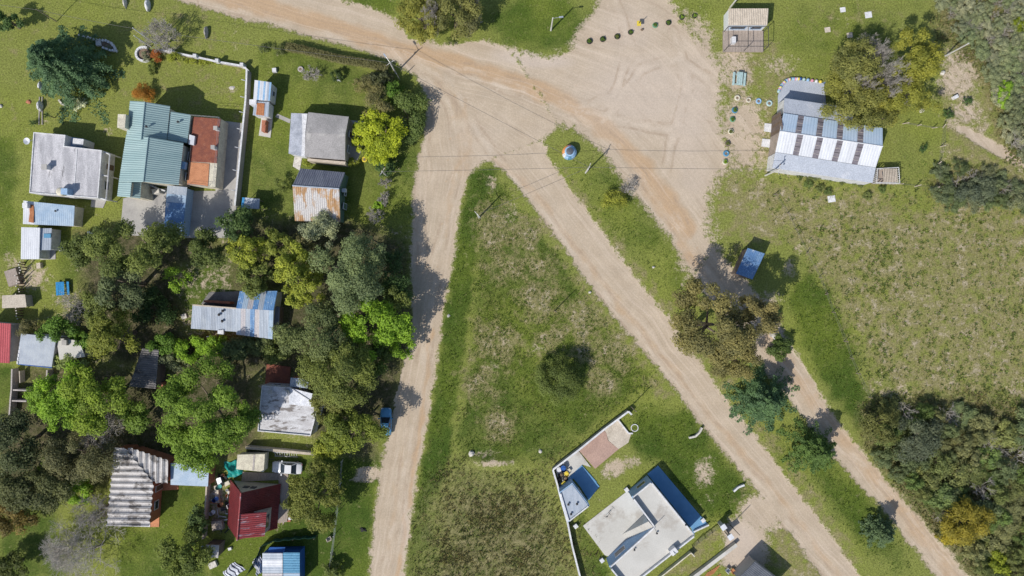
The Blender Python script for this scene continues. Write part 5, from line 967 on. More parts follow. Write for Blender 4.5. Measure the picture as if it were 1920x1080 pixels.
# ---- rough grass and weeds: uncountable
def tufts(name, label, col, pts, size, hgt, nb, seed, flat=.0):
    rs_ = np.random.RandomState(seed); n = len(pts); P = np.repeat(pts, nb, 0); N_ = len(P); a = rs_.rand(N_) * 6.283; sz = np.repeat(size * (.5 + rs_.rand(n)), nb); hh = np.repeat(hgt * (.5 + rs_.rand(n)), nb) * (.5 + .6 * rs_.rand(N_))
    d = np.stack([np.cos(a), np.sin(a)], -1); s_ = np.stack([-d[:, 1], d[:, 0]], -1) * (sz * .28)[:, None]; off = d * (sz * .25 * rs_.rand(N_))[:, None]
    b0 = P + off - s_; b1 = P + off + s_; tp = P + off + d * (sz * (.5 + .5 * rs_.rand(N_)))[:, None]
    V = np.stack([np.c_[b0, np.full(N_, -.04)], np.c_[b1, np.full(N_, -.04)], np.c_[tp, hh]], 1).reshape(-1, 3)
    tone = np.repeat(np.repeat(rs_.rand(n), nb) * .6 + .4 * rs_.rand(N_), 3)
    o = bpy.data.objects.new(name, fastmesh(name, V, np.arange(3 * N_).reshape(-1, 3), 3, dict(tone=tone), 'leaf')); COL.objects.link(o); o.color = tuple(col) + (1,); tag(o, label, 'grass', kind='stuff')
def sample(mask, n, seed, clus=None):
    rs_ = np.random.RandomState(seed); w = np.clip(mask, 0, None).ravel(); w = w / w.sum(); k = rs_.choice(len(w), n, p=w)
    x = PX.ravel()[k] + (rs_.rand(n) - .5) * ST; y = PY.ravel()[k] + (rs_.rand(n) - .5) * ST
    return np.stack([(x - 960) * H / F, -(y - 540) * H / F], -1)
offroad = np.clip(-allroad / 6 - .3, 0, 1); inframe = ((PX > -60) & (PX < 1980) & (PY > -60) & (PY < 1140)).astype(float)
def vnoise(step, seed):
    r = np.random.RandomState(seed); gx, gy = (PX - X0) / step, (PY - Y0) / step; ix, iy = gx.astype(int), gy.astype(int); fx, fy = gx - ix, gy - iy; fx = fx * fx * (3 - 2 * fx); fy = fy * fy * (3 - 2 * fy)
    T = r.rand(iy.max() + 2, ix.max() + 2); return (T[iy, ix] * (1 - fx) + T[iy, ix + 1] * fx) * (1 - fy) + (T[iy + 1, ix] * (1 - fx) + T[iy + 1, ix + 1] * fx) * fy
c1 = np.clip(vnoise(36, 1) * .7 + vnoise(14, 2) * .6 - .25, 0, 1) ** 2; c2 = np.clip(vnoise(60, 3) * .7 + vnoise(11, 4) * .8 - .45, 0, 1) ** 2
field = blob([(1400, 340), (1700, 360), (1990, 380), (1990, 780), (1650, 770), (1600, 640), (1480, 450)], 20); tri = blob([(900, 330), (930, 330), (1010, 430), (1230, 720), (1170, 760), (1040, 860), (850, 870), (885, 600)], 12)
thatch0 = np.where((PX < 770) & (PY > 400), 0, thatch_and_shade); bare = 1 - np.clip(dirt * 1.6, 0, 1)
tufts('weed_clumps', 'dark green weed clumps dotted over the dry field', (.085, .105, .03), sample(field * (.15 + c2) * offroad, 2400, 1), .25, .2, 9, 1)
tufts('dry_grass', 'dry olive tussocks over the field and the triangle', (.135, .122, .055), sample((field * (.3 + c1) + tri * c1 * 1.5) * offroad * inframe * np.clip(bare + .3, 0, 1), 11000, 2), .14, .1, 4, 2)
tufts('rough_grass', 'long rough green grass in the triangle and along verges', (.07, .098, .020), sample((tri * (.2 + c2) + .5 * np.clip(lush, 0, 1) * bare * blob([(740, 300), (1960, 300), (1960, 1140), (700, 1140)], 4)) * offroad * inframe * bare, 15000, 3), .16, .16, 5, 3)
tufts('brush', 'matted brownish brush in the lower part of the triangle', (.125, .11, .055), sample(thatch0 * inframe * offroad * (.05 + c1), 13000, 4), .2, .26, 6, 4)
tufts('green_brush', 'green weeds through the matted brush', (.09, .105, .036), sample(thatch0 * inframe * offroad * (.1 + c2), 9000, 5), .2, .26, 6, 5)
# ================================================================ poles, wires, walls, fences
def top(px, py, h): p = W(px, py); return Vector((p.x, p.y, h))
def pole(px, py, h, label, mat='pole_concrete', arm=None, r=.13, lamp=False):
    t = thing('utility_pole', label, 'pole', W(px, py)); p = W(px, py)
    MB().tube([(p.x, p.y, -.1), (p.x, p.y, h)], r, 10, r * .65).build('shaft', mat, t, smooth=False)
    if arm is not None:
        d = Vector((math.cos(arm), math.sin(arm), 0)) * .7; o = MB().tube([top(px, py, h - .25) - d + Vector((0, 0, .0)), top(px, py, h - .25) + d], .05, 5).build('crossarm', mat, t)
        for s_ in (-.9, .9): MB().lathe(top(px, py, h - .2) + d * s_, [(.02, 0), (.06, .03), (.04, .1), (.07, .13), (.02, .2)], 8).build('insulator', 'wood_dark', o)
    if lamp:
        d = Vector((math.cos(lamp), math.sin(lamp), 0)); o = MB().tube([top(px, py, h - .15), top(px, py, h + .05) + d * 1.0], .035, 5).build('lamp_arm', 'steel', t); MB().box(top(px, py, h) + d * 1.15, .28, .1, h - .02, h + .1, lamp).build('lamp_head', 'zinc_pale', o)
    return t
pole(1098, 324, 5.0, 'concrete pole on the grass island beside the painted tank', arm=1.2); pole(1033, 57, 4.7, 'street lamp pole on the grass north of the clearing', lamp=.1); pole(726, 330, 4.1, 'short concrete pole on the verge below the yellow tree', arm=1.0); pole(742, 137, 4.9, 'double arm concrete pole at the hedge end', arm=.6, lamp=2.2); pole(750, 150, 3.0, 'short grey post behind the double arm pole', mat='steel', r=.07)
pole(898, 408, 4.5, 'concrete pole in the tip of the grass triangle', arm=2.3); pole(1040, 583, 4.4, 'thin dark wooden pole alone in the grass triangle', 'pole_wood', r=.08); pole(1183, 762, 4.4, 'dark wooden pole at the sand yard wall corner', 'pole_wood', r=.08); pole(1435, 329, 5.6, 'leaning pale pole against the hall corner', arm=1.4)
pole(1772, 105, 5.3, 'pale concrete pole in front of the grey thicket'); pole(1369, 14, 5.0, 'pale pole behind the kiosk'); pole(292, 82, 6.2, 'tall white pole beside the leafless grey tree', 'zinc_white', r=.09); pole(283, 88, 4.6, 'shorter white pole at the curved planter', 'zinc_white', r=.08); pole(106, 40, 4.4, 'thin wooden pole behind the cedar', 'pole_wood', r=.07); pole(1370, 985, 4.2, 'dark pole at the driveway gate', 'pole_wood', r=.07); pole(409, 628, 3.8, 'thin pale pole at the patchwork roof edge', 'zinc_white', r=.05)
def wire(a, b_, label, sag=.35, off=(0, 0), r=.022):
    off = Vector((off[0], off[1], 0)); pts = []
    for i in range(15): u = i / 14; p = a.lerp(b_, u) + off; p.z -= sag * 4 * u * (1 - u); pts.append(p)
    o = MB().tube(pts, r, 4).build('power_line', 'wire', None, pts[0]); tag(o, label, 'cable'); return o
TA, TB, TC, TD, TE = top(742, 137, 4.7), top(1098, 324, 4.8), top(898, 408, 4.3), top(726, 330, 3.9), top(1435, 329, 5.4)
wire(TB, TE, 'overhead cable from the island pole to the hall'); wire(TD, TB, 'overhead cable across the junction to the island pole'); wire(TA, TB, 'overhead cable from the hedge pole to the island pole'); wire(TB, TC, 'overhead cable from island pole to triangle pole'); wire(TA, top(292, 82, 6.0), 'overhead cable over the north gardens'); wire(top(292, 82, 6.0), top(106, 40, 4.3), 'overhead cable passing the cedar'); wire(top(106, 40, 4.3), W(-120, -10, 4.5), 'overhead cable from the cedar to the small dark tree')
def wallrun(name, label, pts, w, h, mat, cat='wall', posts=(), post_h=None, post_mat=None, cap=None, group=None, post_w=.2):
    t = thing(name, label, cat, W(*pts[0]), group); z = h
    for i, (a, b_) in enumerate(zip(pts[:-1], pts[1:])):
        A, B = W(*a), W(*b_); m = MB(); pwall(m, (A.x, A.y), (B.x, B.y), w, -.12, h + .004 * (i % 2)); m.build('wall_panel', mat, t)
        if cap: m = MB(); pwall(m, (A.x, A.y), (B.x, B.y), w + .05, h + .006, h + .07 + .004 * (i % 2)); m.build('coping', cap, t)
    for p in posts: MB().box(W(*p), post_w, post_w, -.12, post_h).build('pillar', post_mat or mat, t)
    return t
def wfence(name, label, pts, h, step, pmat='pole_wood', wmat='wire', wires=3, pr=.05, lean=.06, seed=1):
    rs_ = np.random.RandomState(seed); t = thing(name, label, 'fence', W(*pts[0])); tops = []
    P = [W(*p) for p in pts]
    for a, b_ in zip(P[:-1], P[1:]):
        n = max(1, int(round((b_ - a).length / step)))
        for i in range(n): tops.append(a.lerp(b_, i / n))
    tops.append(P[-1]); tp = []
    for p in tops:
        q = p + Vector((rs_.normal() * lean, rs_.normal() * lean, h * (.92 + .16 * rs_.rand()))); MB().tube([p - Vector((0, 0, .1)), q], pr, 5).build('post', pmat, t); tp.append((p, q))
    for k in range(wires):
        f = (k + .8) / wires; m = MB()
        m.tube([p.lerp(q, f * .95) for p, q in tp], .014, 3); m.build('wire', wmat, t)
    return t
wallrun('garden_wall', 'low white garden wall with square pillars north of the lawn', [(300, 96), (327, 101), (372, 110), (413, 119), (460, 127), (470, 137)], .22, .7, 'wall_shade', cap='white_paint', posts=[(327, 100), (372, 109.5), (413, 118.5), (459, 126)], post_h=1.3, post_mat='white_paint', post_w=.24)
t = wallrun('boundary_wall', 'long white boundary wall with angled brackets beside the concrete drive', [(470, 137), (468, 190), (461, 260), (455, 320), (448, 388)], .2, 1.5, 'wall_shade', cap='white_paint')  # panels greyed to stand in for shade on the white wall's east side
for p in ((469, 157), (467, 188), (465, 216), (461, 247), (457, 281), (453, 323), (450, 360)):
    q = W(*p, 0); MB().tube([(q.x + .05, q.y, 1.4), (q.x - .25, q.y, 1.75), (q.x - .55, q.y + .06, 1.9)], .06, 5).build('bracket', 'plain_white', t)
t = thing('planter', 'curved white walled planter at the end of the garden wall', 'planter', W(274, 104)); m = MB(); cp = [W(272 + 14 * math.cos(a_), 103 + 13 * math.sin(a_)) for a_ in np.linspace(.9, 5.2, 12)]
for a_, b_ in zip(cp[:-1], cp[1:]): pwall(m, (a_.x, a_.y), (b_.x, b_.y), .3, -.1, .55)
m.build('rim', 'plain_white', t); MB().lathe(W(272, 103), [(.0, .28), (.8, .28), (.86, -.05)], 14).build('soil', 'soil', t)
t = thing('flower_bed', 'white edged flower bed in the shade of the cedar', 'flower bed', W(195, 85)); m = MB(); cp = [W(*p) for p in ((151, 67), (166, 71), (183, 76), (200, 77), (210, 82), (216, 89), (219, 96), (208, 95), (189, 88))]
for i, (a_, b_) in enumerate(zip(cp[:-1], cp[1:])):
    n_ = max(2, int((b_ - a_).length / .4)) 
    for k in range(n_): q = a_.lerp(b_, k / n_); MB().box(q, .17, .14, -.08, .3 + .03 * (k % 2), i * .4).build('edging_stone', 'plain_white', t)
MB().slab([W(185, 78), W(200, 79), (W(213, 90)), W(208, 93), W(190, 87)], -.1, .1).build('soil', 'soil', t)
o = MB().box(W(187, 83), .32, .32, -.05, .45, .1).build('stool', 'white_paint', None, W(187, 83)); tag(o, 'square white stool inside the white edged flower bed', 'stool')
def boulder(px, py, sx, sy, h, mat, label, cat='stone', name='boulder', group=None, a=0.0):
    rs_ = np.random.RandomState(int(px * 7 + py)); m = MB(); n = 9; p = W(px, py); ca, sa = math.cos(a), math.sin(a)
    prof = [(1.0, -.08), (1.08, .25), (.95, .6), (.6, .9), (.05, 1.0)]; vs_ = []
    for r_, z in prof:
        for k in range(n):
            q = r_ * (1 + .14 * rs_.normal()); x = math.cos(6.283 * k / n) * sx * q; y = math.sin(6.283 * k / n) * sy * q; vs_.append((p.x + x * ca - y * sa, p.y + x * sa + y * ca, z * h))
    m.add(vs_, [(i * n + k, i * n + (k + 1) % n, (i + 1) * n + (k + 1) % n, (i + 1) * n + k) for i in range(4) for k in range(n)] + [tuple(range(4 * n, 5 * n))])
    return tag(m.build(name, mat, None, p), label, cat, group)
boulder(79, 163, .25, .6, .9, 'plain_white', 'white painted boulder below the cedar branches'); boulder(78, 200, .28, .75, 1.0, 'plain_white', 'long white painted boulder along the garden kerb'); boulder(279, 11, .3, .8, 1.0, 'plain_white', 'white painted boulder by the north road verge'); boulder(236, 6, .2, .7, .8, 'stone_pale', 'slim pale stone beside the lawn path'); boulder(388, 62, .2, .8, .9, 'wall_shade', 'slim grey upright stone at the corner of the hedge garden'); boulder(54, 191, .3, .28, .25, 'brick', 'reddish flat stone on the lawn near the kerb'); boulder(2, 199, .25, .25, .3, 'stone_pale', 'grey stone on the far lawn'); boulder(841, 592, .2, .22, .2, 'concrete', 'pale stone in the lush verge of the lane'); boulder(1106, 548, .2, .18, .3, 'stone_pale', 'white stone at the diagonal road edge'); boulder(1225, 501, .2, .15, .25, 'stone_pale', 'small white stone on the grass island'); boulder(884, 850, .4, .4, .5, 'stone_pale', 'pale boulder beside the bare earth mound'); boulder(1766, 137, .35, .3, .5, 'stone_pale', 'pale round stone near the pale pole'); boulder(1727, 207, .35, .35, .45, 'stone_pale', 'pale stone on the grass by the fenced lawn'); boulder(1013, 846, .25, .25, .3, 'stone_pale', 'small pale stone at the brush edge'); boulder(435, 165, .4, .25, .15, 'stone_pale', 'pale ash heap on the fenced dry lawn')
t = wallrun('kerb', 'double garden kerb leading to the yucca palms', [(75, 182), (74, 234)], .1, .15, 'wall_shade', cat='kerb'); A, B = W(80, 182), W(80, 234); m = MB(); pwall(m, (A.x, A.y), (B.x, B.y), .1, -.1, .15); m.build('wall_panel', 'wall_shade', t)
wallrun('low_wall', 'white stone edging below the white flowering bush', [(112, 188), (118, 196), (128, 198)], .25, .3, 'stone_pale')
wallrun('stepped_wall', 'stepped grey block wall beside the grass strip', [(34, 690), (33, 728), (31, 748), (29, 778)], .2, 1.3, 'wall_shade'); wallrun('cross_wall', 'upper cross wall joining the stepped grey wall', [(35, 729), (60, 730)], .2, 1.2, 'wall_shade'); wallrun('cross_wall', 'lower cross wall joining the stepped grey wall', [(33, 749), (60, 750)], .2, 1.2, 'wall_shade'); wallrun('side_wall', 'short side wall under the gutter of the blue grey shed', [(99, 692), (98, 712)], .2, 1.3, 'wall_shade'); wallrun('plank_fence', 'short plank fence inside the stepped walls', [(46, 694), (47, 716)], .12, 1.1, 'wood_pale', cat='fence')
wallrun('yard_wall', 'brown wall closing the junk yard of the red house', [(396, 868), (393, 930), (387, 1005)], .2, 1.3, 'wood_pale'); wallrun('garden_wall', 'long plain wall below the membrane roofed house', [(466, 836), (530, 842), (592, 848)], .3, 1.1, 'wall_shade', cap='wood_pale')
t = thing('gate', 'white barred gate leaning at the long plain wall', 'gate', W(537, 848))
for i in range(10): q = W(517 + i * 4.4, 850, 0); MB().tube([(q.x, q.y - .35, .05), (q.x + .1, q.y + .35, .75)], .035, 4).build('bar', 'plain_white', t)
for dy, zz in ((-.35, .08), (.35, .76)): a_, b_ = W(515, 850), W(559, 852); MB().tube([(a_.x, a_.y + dy, zz), (b_.x, b_.y + dy, zz)], .045, 4).build('rail', 'plain_white', t)
wfence('wire_fence', 'white wire fence between the yards and the lane verge', [(643, 862), (640, 905), (634, 960), (629, 1000), (622, 1060)], 1.5, 2.4, 'plain_white', 'steel', 4, .05, .03)
wallrun('kerb_wall', 'curved white low wall at the top of the white house yard', [(1291, 820), (1303, 817), (1311, 809), (1315, 801)], .25, .5, 'stone_pale'); wallrun('kerb_wall', 'short curved white wall near the driveway mouth', [(1374, 920), (1383, 912), (1394, 908)], .25, .5, 'plain_white')
wallrun('sand_yard_wall', 'white wall along the sand floor and junk corner', [(1036, 877), (1083, 841), (1130, 803), (1176, 769), (1182, 775)], .2, 1.1, 'wall_shade', cap='white_paint'); wallrun('sand_yard_kerb', 'low white kerb at the open end of the sand floor', [(1157, 785), (1178, 812), (1186, 812)], .2, .3, 'white_paint', cat='kerb')
wallrun('boundary_wall', 'white boundary wall between the brush and the blue shed', [(1036, 878), (1044, 905), (1053, 940), (1063, 975), (1072, 1020), (1086, 1075), (1095, 1110)], .2, .9, 'wall_shade', cap='white_paint')
wallrun('driveway_wall', 'long pale wall along the driveway below the house', [(1378, 1018), (1340, 1047), (1290, 1085)], .5, .8, 'concrete_pale'); wallrun('side_wall', 'thin cream wall along the dry strip beside the house', [(1300, 1040), (1293, 1033), (1262, 1058), (1232, 1082)], .15, .8, 'cream_paint')
t = thing('gate', 'driveway gate with two roofed white pillars', 'gate', W(1356, 988))
for p in ((1349, 980), (1362, 998)): o = MB().box(W(*p), .25, .25, -.1, 1.9, .6).build('pillar', 'stone_pale', t); MB().box(W(*p), .38, .38, 1.902, 2.05, .6).build('pillar_cap', 'zinc_white', o)
a_, b_ = W(1350, 981), W(1361, 997); m = MB(); pwall(m, (a_.x, a_.y), (b_.x, b_.y), .07, .1, 1.5); m.build('gate_leaf', 'wood_grey', t)
wfence('wire_fence', 'netting fence from the driveway gate along the dry strip', [(1346, 984), (1320, 1003), (1297, 1022)], 1.3, 1.2, 'dark_metal', 'wire', 8, .04)
wfence('wire_fence', 'leaning post and wire fence round the lawn behind the hall', [(1692, 232), (1720, 236), (1748, 240), (1768, 240), (1763, 275), (1757, 310), (1752, 352), (1715, 350), (1684, 345)], 1.3, 2.6, 'wood_pale', 'wire', 3, .07, .18)
wfence('field_fence', 'old post and wire fence along the dry field', [(1450, 365), (1476, 400), (1490, 430), (1535, 520), (1560, 585), (1582, 640), (1605, 700), (1628, 745)], 1.1, 3.2, 'pole_wood', 'wire', 2, .06, .1)
t = thing('barrier', 'white bar gate across the shaded track', 'barrier', W(1447, 628)); MB().box(W(1447, 628), .3, .25, -.1, 1.0).build('post', 'stone_pale', t); MB().tube([W(1447, 630, .95), W(1476, 660, .9)], .06, 6).build('bar', 'plain_white', t); MB().box(W(1477, 661), .1, .1, -.1, 1.0).build('post', 'pole_wood', t)
# green shade net, striped cloths, tarpaulins
def curtain(name, label, pts, h, mat, cat):
    P = [W(*p) for p in pts]; t = thing(name, label, cat, P[0]); V, Fq = [], []; n = 0
    for a, b_ in zip(P[:-1], P[1:]):
        k = max(2, int((b_ - a).length / .35))
        for i in range(k): V.append(a.lerp(b_, i / k))
    V.append(P[-1]); m = MB()
    for i in range(len(V) - 1):
        w0, w1 = .08 * math.sin(i * 1.7), .08 * math.sin((i + 1) * 1.7); a, b_ = V[i], V[i + 1]
        m.add([(a.x, a.y + w0, .0), (b_.x, b_.y + w1, .0), (b_.x + .18, b_.y + w1 + .12, h), (a.x + .18, a.y + w0 + .12, h), (a.x, a.y + w0 + .03, .0), (b_.x, b_.y + w1 + .03, .0), (b_.x + .18, b_.y + w1 + .15, h), (a.x + .18, a.y + w0 + .15, h)], [(0, 1, 2, 3), (7, 6, 5, 4), (3, 2, 6, 7), (0, 4, 5, 1)])
    m.build('net', mat, t)
    for p in P: MB().tube([p - Vector((0, 0, .1)), p + Vector((0, .02, h + .1))], .05, 5).build('post', 'pole_wood', t)
curtain('shade_net', 'dark green shade net fence below the red house', [(494, 1020), (515, 1011), (555, 1006), (594, 1004)], 1.5, 'green_net', 'net'); curtain('shade_net', 'dark green net fence running down beside the striped cloth', [(493, 1021), (482, 1045), (465, 1075)], 1.4, 'green_net', 'net')
def cloth(name, label, poly, z, amp, mat, cat, seed, stripe=None):
    rs_ = np.random.RandomState(seed); P = [W(*p) for p in poly]; n = 11; t = thing(name, label, cat, sum(P, Vector()) / 4)
    ph = rs_.rand(6) * 6.28
    def pt(u, v): 
        p = P[0].lerp(P[1], u).lerp(P[3].lerp(P[2], u), v); h = z * (1 - max(abs(u - .5), abs(v - .5)) * 1.7) + amp * (math.sin(u * 9 + v * 5 + ph[0]) + math.sin(v * 11 - u * 4 + ph[1]) + .6 * math.sin(u * 17 + ph[2])) * .5
        return Vector((p.x + .12 * math.sin(v * 9 + ph[3]), p.y + .12 * math.sin(u * 8 + ph[4]), max(.04, h)))
    def grid(us, vs_, up, m):
        V = [pt(u, v) + Vector((0, 0, up)) for v in vs_ for u in us]; a = len(us); F_ = [(j * a + i, j * a + i + 1, (j + 1) * a + i + 1, (j + 1) * a + i) for j in range(len(vs_) - 1) for i in range(a - 1)]
        k = len(V); m.add(V + [p - Vector((0, 0, .02)) for p in V], F_ + [tuple(x + k for x in f[::-1]) for f in F_]); return m
    grid([i / (n - 1) for i in range(n)], [i / (n - 1) for i in range(n)], 0, MB()).build('sheet', mat, t, smooth=False)
    if stripe:
        for s_ in range(5): u = .1 + .2 * s_; grid([u - .025, u + .025], [i / (n - 1) for i in range(n)], .035, MB()).build('stripe', stripe, t)
cloth('tarpaulin', 'crumpled teal tarpaulin beside the cream trailer', [(419, 867), (446, 862), (458, 890), (430, 896)], .9, .25, 'teal_tarp', 'tarp', 1); cloth('striped_cloth', 'white cloth with navy stripes lying on the lawn', [(418, 1072), (440, 1052), (462, 1066), (430, 1094)], .3, .15, 'cloth_white', 'cloth', 2, 'cloth_navy'); cloth('striped_cloth', 'striped white cloth hung at the cabin wall', [(474, 1052), (490, 1038), (494, 1070), (484, 1078)], .8, .15, 'cloth_white', 'cloth', 3, 'cloth_navy')
cloth('tarpaulin', 'small dark tarpaulin scrap on the lane verge', [(675, 990), (684, 990), (687, 995), (678, 996)], .25, .06, 'black_rubber', 'tarp', 4)
# ================================================================ vehicles
def car(px, py, ang, L, Wd, paint, label):
    c = W(px, py); t = thing('parked_car', label, 'car', c); ca, sa = math.cos(ang), math.sin(ang)
    def w(x, y, z): return (c.x + x * ca - y * sa, c.y + x * sa + y * ca, z)
    hl, hw = L / 2, Wd / 2
    st_ = [(-hl, .62, .82, .55), (-hl + .12, .93, .3, .72), (-hl + .9, 1.0, .22, .9), (-hl + 1.5, 1.0, .22, .93), (0, 1.0, .22, .93), (hl - 1.15, 1.0, .22, .9), (hl - .25, .95, .25, .74), (hl, .7, .4, .62)]
    st_[0] = (-hl, .72, .4, .68); m = MB(); V = []
    for x, wf, z0, z1 in st_:
        y = hw * wf; V += [w(x, -y * .92, z0), w(x, -y, (z0 + z1) / 2), w(x, -y * .9, z1 - .04), w(x, -y * .6, z1 + .03), w(x, y * .6, z1 + .03), w(x, y * .9, z1 - .04), w(x, y, (z0 + z1) / 2), w(x, y * .92, z0)]
    k = 8; Fq = [(i * k + j, i * k + (j + 1) % k, (i + 1) * k + (j + 1) % k, (i + 1) * k + j) for i in range(7) for j in range(k)] + [tuple(range(k - 1, -1, -1)), tuple(range(7 * k, 8 * k))]
    m.add(V, Fq); m.build('body', paint, t, smooth=True)
    xs_ = [-hl + .75, -hl + 1.35, hl - 2.05, hl - 1.25]      # rear foot, rear top, front top, front foot (nose at +x)
    A = [(xs_[0], .88, .92), (xs_[1], .66, 1.42), (xs_[2], .66, 1.44), (xs_[3], .86, .92)]
    m = MB(); V = [w(x, s_ * hw * f, z) for x, f, z in A for s_ in (-1, 1)]; m.add(V, [(0, 1, 3, 2), (4, 5, 7, 6), (0, 2, 4, 6), (1, 7, 5, 3)]); m.build('window_glass', 'glass', t)
    m = MB(); zt = 1.45; q = [(xs_[1] - .04, .68), (xs_[2] + .04, .68)]; V = [w(x, s_ * hw * f, zz) for x, f in q for s_ in (-1, 1) for zz in (zt - .05, zt + .03)]; m.add(V, [(1, 5, 7, 3), (0, 2, 6, 4), (0, 4, 5, 1), (2, 3, 7, 6), (0, 1, 3, 2), (4, 6, 7, 5)]); m.build('roof', paint, t)
    for s_ in (-1, 1):
        for i in range(3):
            a_, b_ = A[i], A[i + 1]
            if i != 1: MB().tube([w(a_[0], s_ * hw * a_[1], a_[2]), w(b_[0], s_ * hw * b_[1], b_[2])], .045, 4).build('roof_post', paint, t)
        MB().tube([w(.0, s_ * hw * .88, .93), w(.02, s_ * hw * .67, 1.43)], .04, 4).build('roof_post', paint, t)
        MB().box(w(hl - 1.45, s_ * (hw + .1), 0), .08, .12, .9, 1.04, ang).build('wing_mirror', paint, t)
        MB().box(w(hl - .1, s_ * hw * .62, 0), .06, .16, .55, .68, ang).build('headlight', 'plain_white', t); MB().box(w(-hl + .05, s_ * hw * .62, 0), .05, .15, .55, .7, ang).build('tail_light', 'red_sheet', t)
        for x in (-hl + .8, hl - .85):
            wh = MB().tube([w(x, s_ * (hw - .2), .31), w(x, s_ * (hw + .01), .31)], .31, 14).build('wheel', 'black_rubber', t); MB().tube([w(x, s_ * (hw + .0), .31), w(x, s_ * (hw + .025), .31)], .19, 10).build('hubcap', 'steel', wh)
    return t
car(541, 875, math.pi - .06, 4.25, 1.72, 'car_white', 'white sedan parked beside the cream trailer'); car(725, 789, R(90), 3.9, 1.65, 'car_blue', 'light blue car parked on the lane under the trees')
t = thing('trailer', 'cream box trailer with ridged roof beside the white sedan', 'trailer', W(470, 869)); tp = WL([(446, 853), (496, 852), (494, 884), (444, 879)], 2.3); MB().slab(tp, .5, 2.26).build('box', 'cream_paint', t); MB().slab(inset(tp, -.05)[:2] + [inset(tp, -.05)[2], inset(tp, -.05)[3]], 2.262, 2.34).build('roof', 'cream_paint', t)
for u in (.62,): a_, b_ = tp[0].lerp(tp[1], u), tp[3].lerp(tp[2], u); m = MB(); pwall(m, (a_.x, a_.y), (b_.x, b_.y), .25, 2.3, 2.38); m.build('roof_rib', 'wall_shade', t)
cc = sum(tp, Vector()) / 4
for sx in (-.9, .9):
    for sy in (-1, 1): MB().tube([(cc.x + sx, cc.y + sy * .95, .3), (cc.x + sx, cc.y + sy * 1.12, .3)], .32, 12).build('wheel', 'black_rubber', t)
MB().tube([(cc.x + 1.7, cc.y, .5), (cc.x + 2.7, cc.y, .42)], .06, 5).build('drawbar', 'dark_metal', t)
MB().box(cc, 1.5, .9, .3, .52, .0).build('chassis', 'dark_metal', t)
# ================================================================ furniture and small things
def picnic(px, py, ang, mat, label, nb=2):
    c = W(px, py); t = thing('picnic_table', label, 'table', c)
    def bx(name, x, y, hx, hy, z0, z1, mt=mat): 
        ca, sa = math.cos(ang), math.sin(ang); MB().box((c.x + x * ca - y * sa, c.y + x * sa + y * ca), hx, hy, z0, z1, ang).build(name, mt, t)
    for i in range(3): bx('table_board', -.28 + .28 * i, 0, .13, .95, .7, .75)
    for s_ in (-1, 1):
        bx('bench', s_ * .78, 0, .16, .95, .42, .47)
        for q in (-1, 1): bx('leg', s_ * .3, q * .7, .05, .05, -.05, .7); bx('leg', s_ * .78, q * .7, .05, .05, -.05, .42)
    for q in (-1, 1): bx('crossbar', 0, q * .7, .8, .04, .36, .418)
picnic(121, 541, .05, 'blue_plastic', 'bright blue picnic table on the worn grass'); picnic(1384, 150, -.08, 'paint_mint', 'pale mint picnic table beside the clearing')
# painted round tank
t = thing('painted_tank', 'round painted tank with blue and orange sides on the grass island', 'tank', W(1067, 287)); c = W(1067, 287); n = 24; pr = [(1.02, -.1), (1.06, .5), (.98, 1.0), (.72, 1.32)]
for k, mt in enumerate(['paint_orange', 'paint_orange', 'plain_white', 'paint_sky', 'teal_blue_sheet', 'paint_sky', 'paint_sky', 'paint_sky', 'teal_blue_sheet', 'paint_sky', 'paint_pink', 'paint_orange']):
    a0, a1 = 2.4 + k * 6.2832 / 12, 2.4 + (k + 1) * 6.2832 / 12; m = MB(); V = [(c.x + r_ * math.cos(a0 + (a1 - a0) * j / 2), c.y + r_ * math.sin(a0 + (a1 - a0) * j / 2), z) for r_, z in pr for j in range(3)]; m.add(V, [(i * 3 + j, i * 3 + j + 1, (i + 1) * 3 + j + 1, (i + 1) * 3 + j) for i in range(3) for j in range(2)]); m.build('painted_panel', mt, t)
MB().lathe(c, [(.73, 1.31), (.66, 1.4), (.5, 1.42)], 20).build('rim', 'paint_sky', t); MB().lathe(c, [(.52, 1.41), (.46, 1.62), (.2, 1.7), (.01, 1.71)], 18).build('lid', 'slate', t)
def tyre(px, py, r, mat, label, plant=None, group=None):
    t = thing('tyre_planter', label, 'planter', W(px, py), group); c = W(px, py, .0); MB().torus((c.x, c.y, .12), r * .72, r * .3, 14, 7, .8).build('tyre', mat, t); MB().lathe(c, [(r * .6, .0), (r * .5, .16), (.01, .2)], 10).build('soil', 'soil', t)
    if plant: put(protos[int(px) % 6], 'plant', t, plant).scale = (r * .38, r * .38, .22)
GP = 'tyre planters round the clearing'
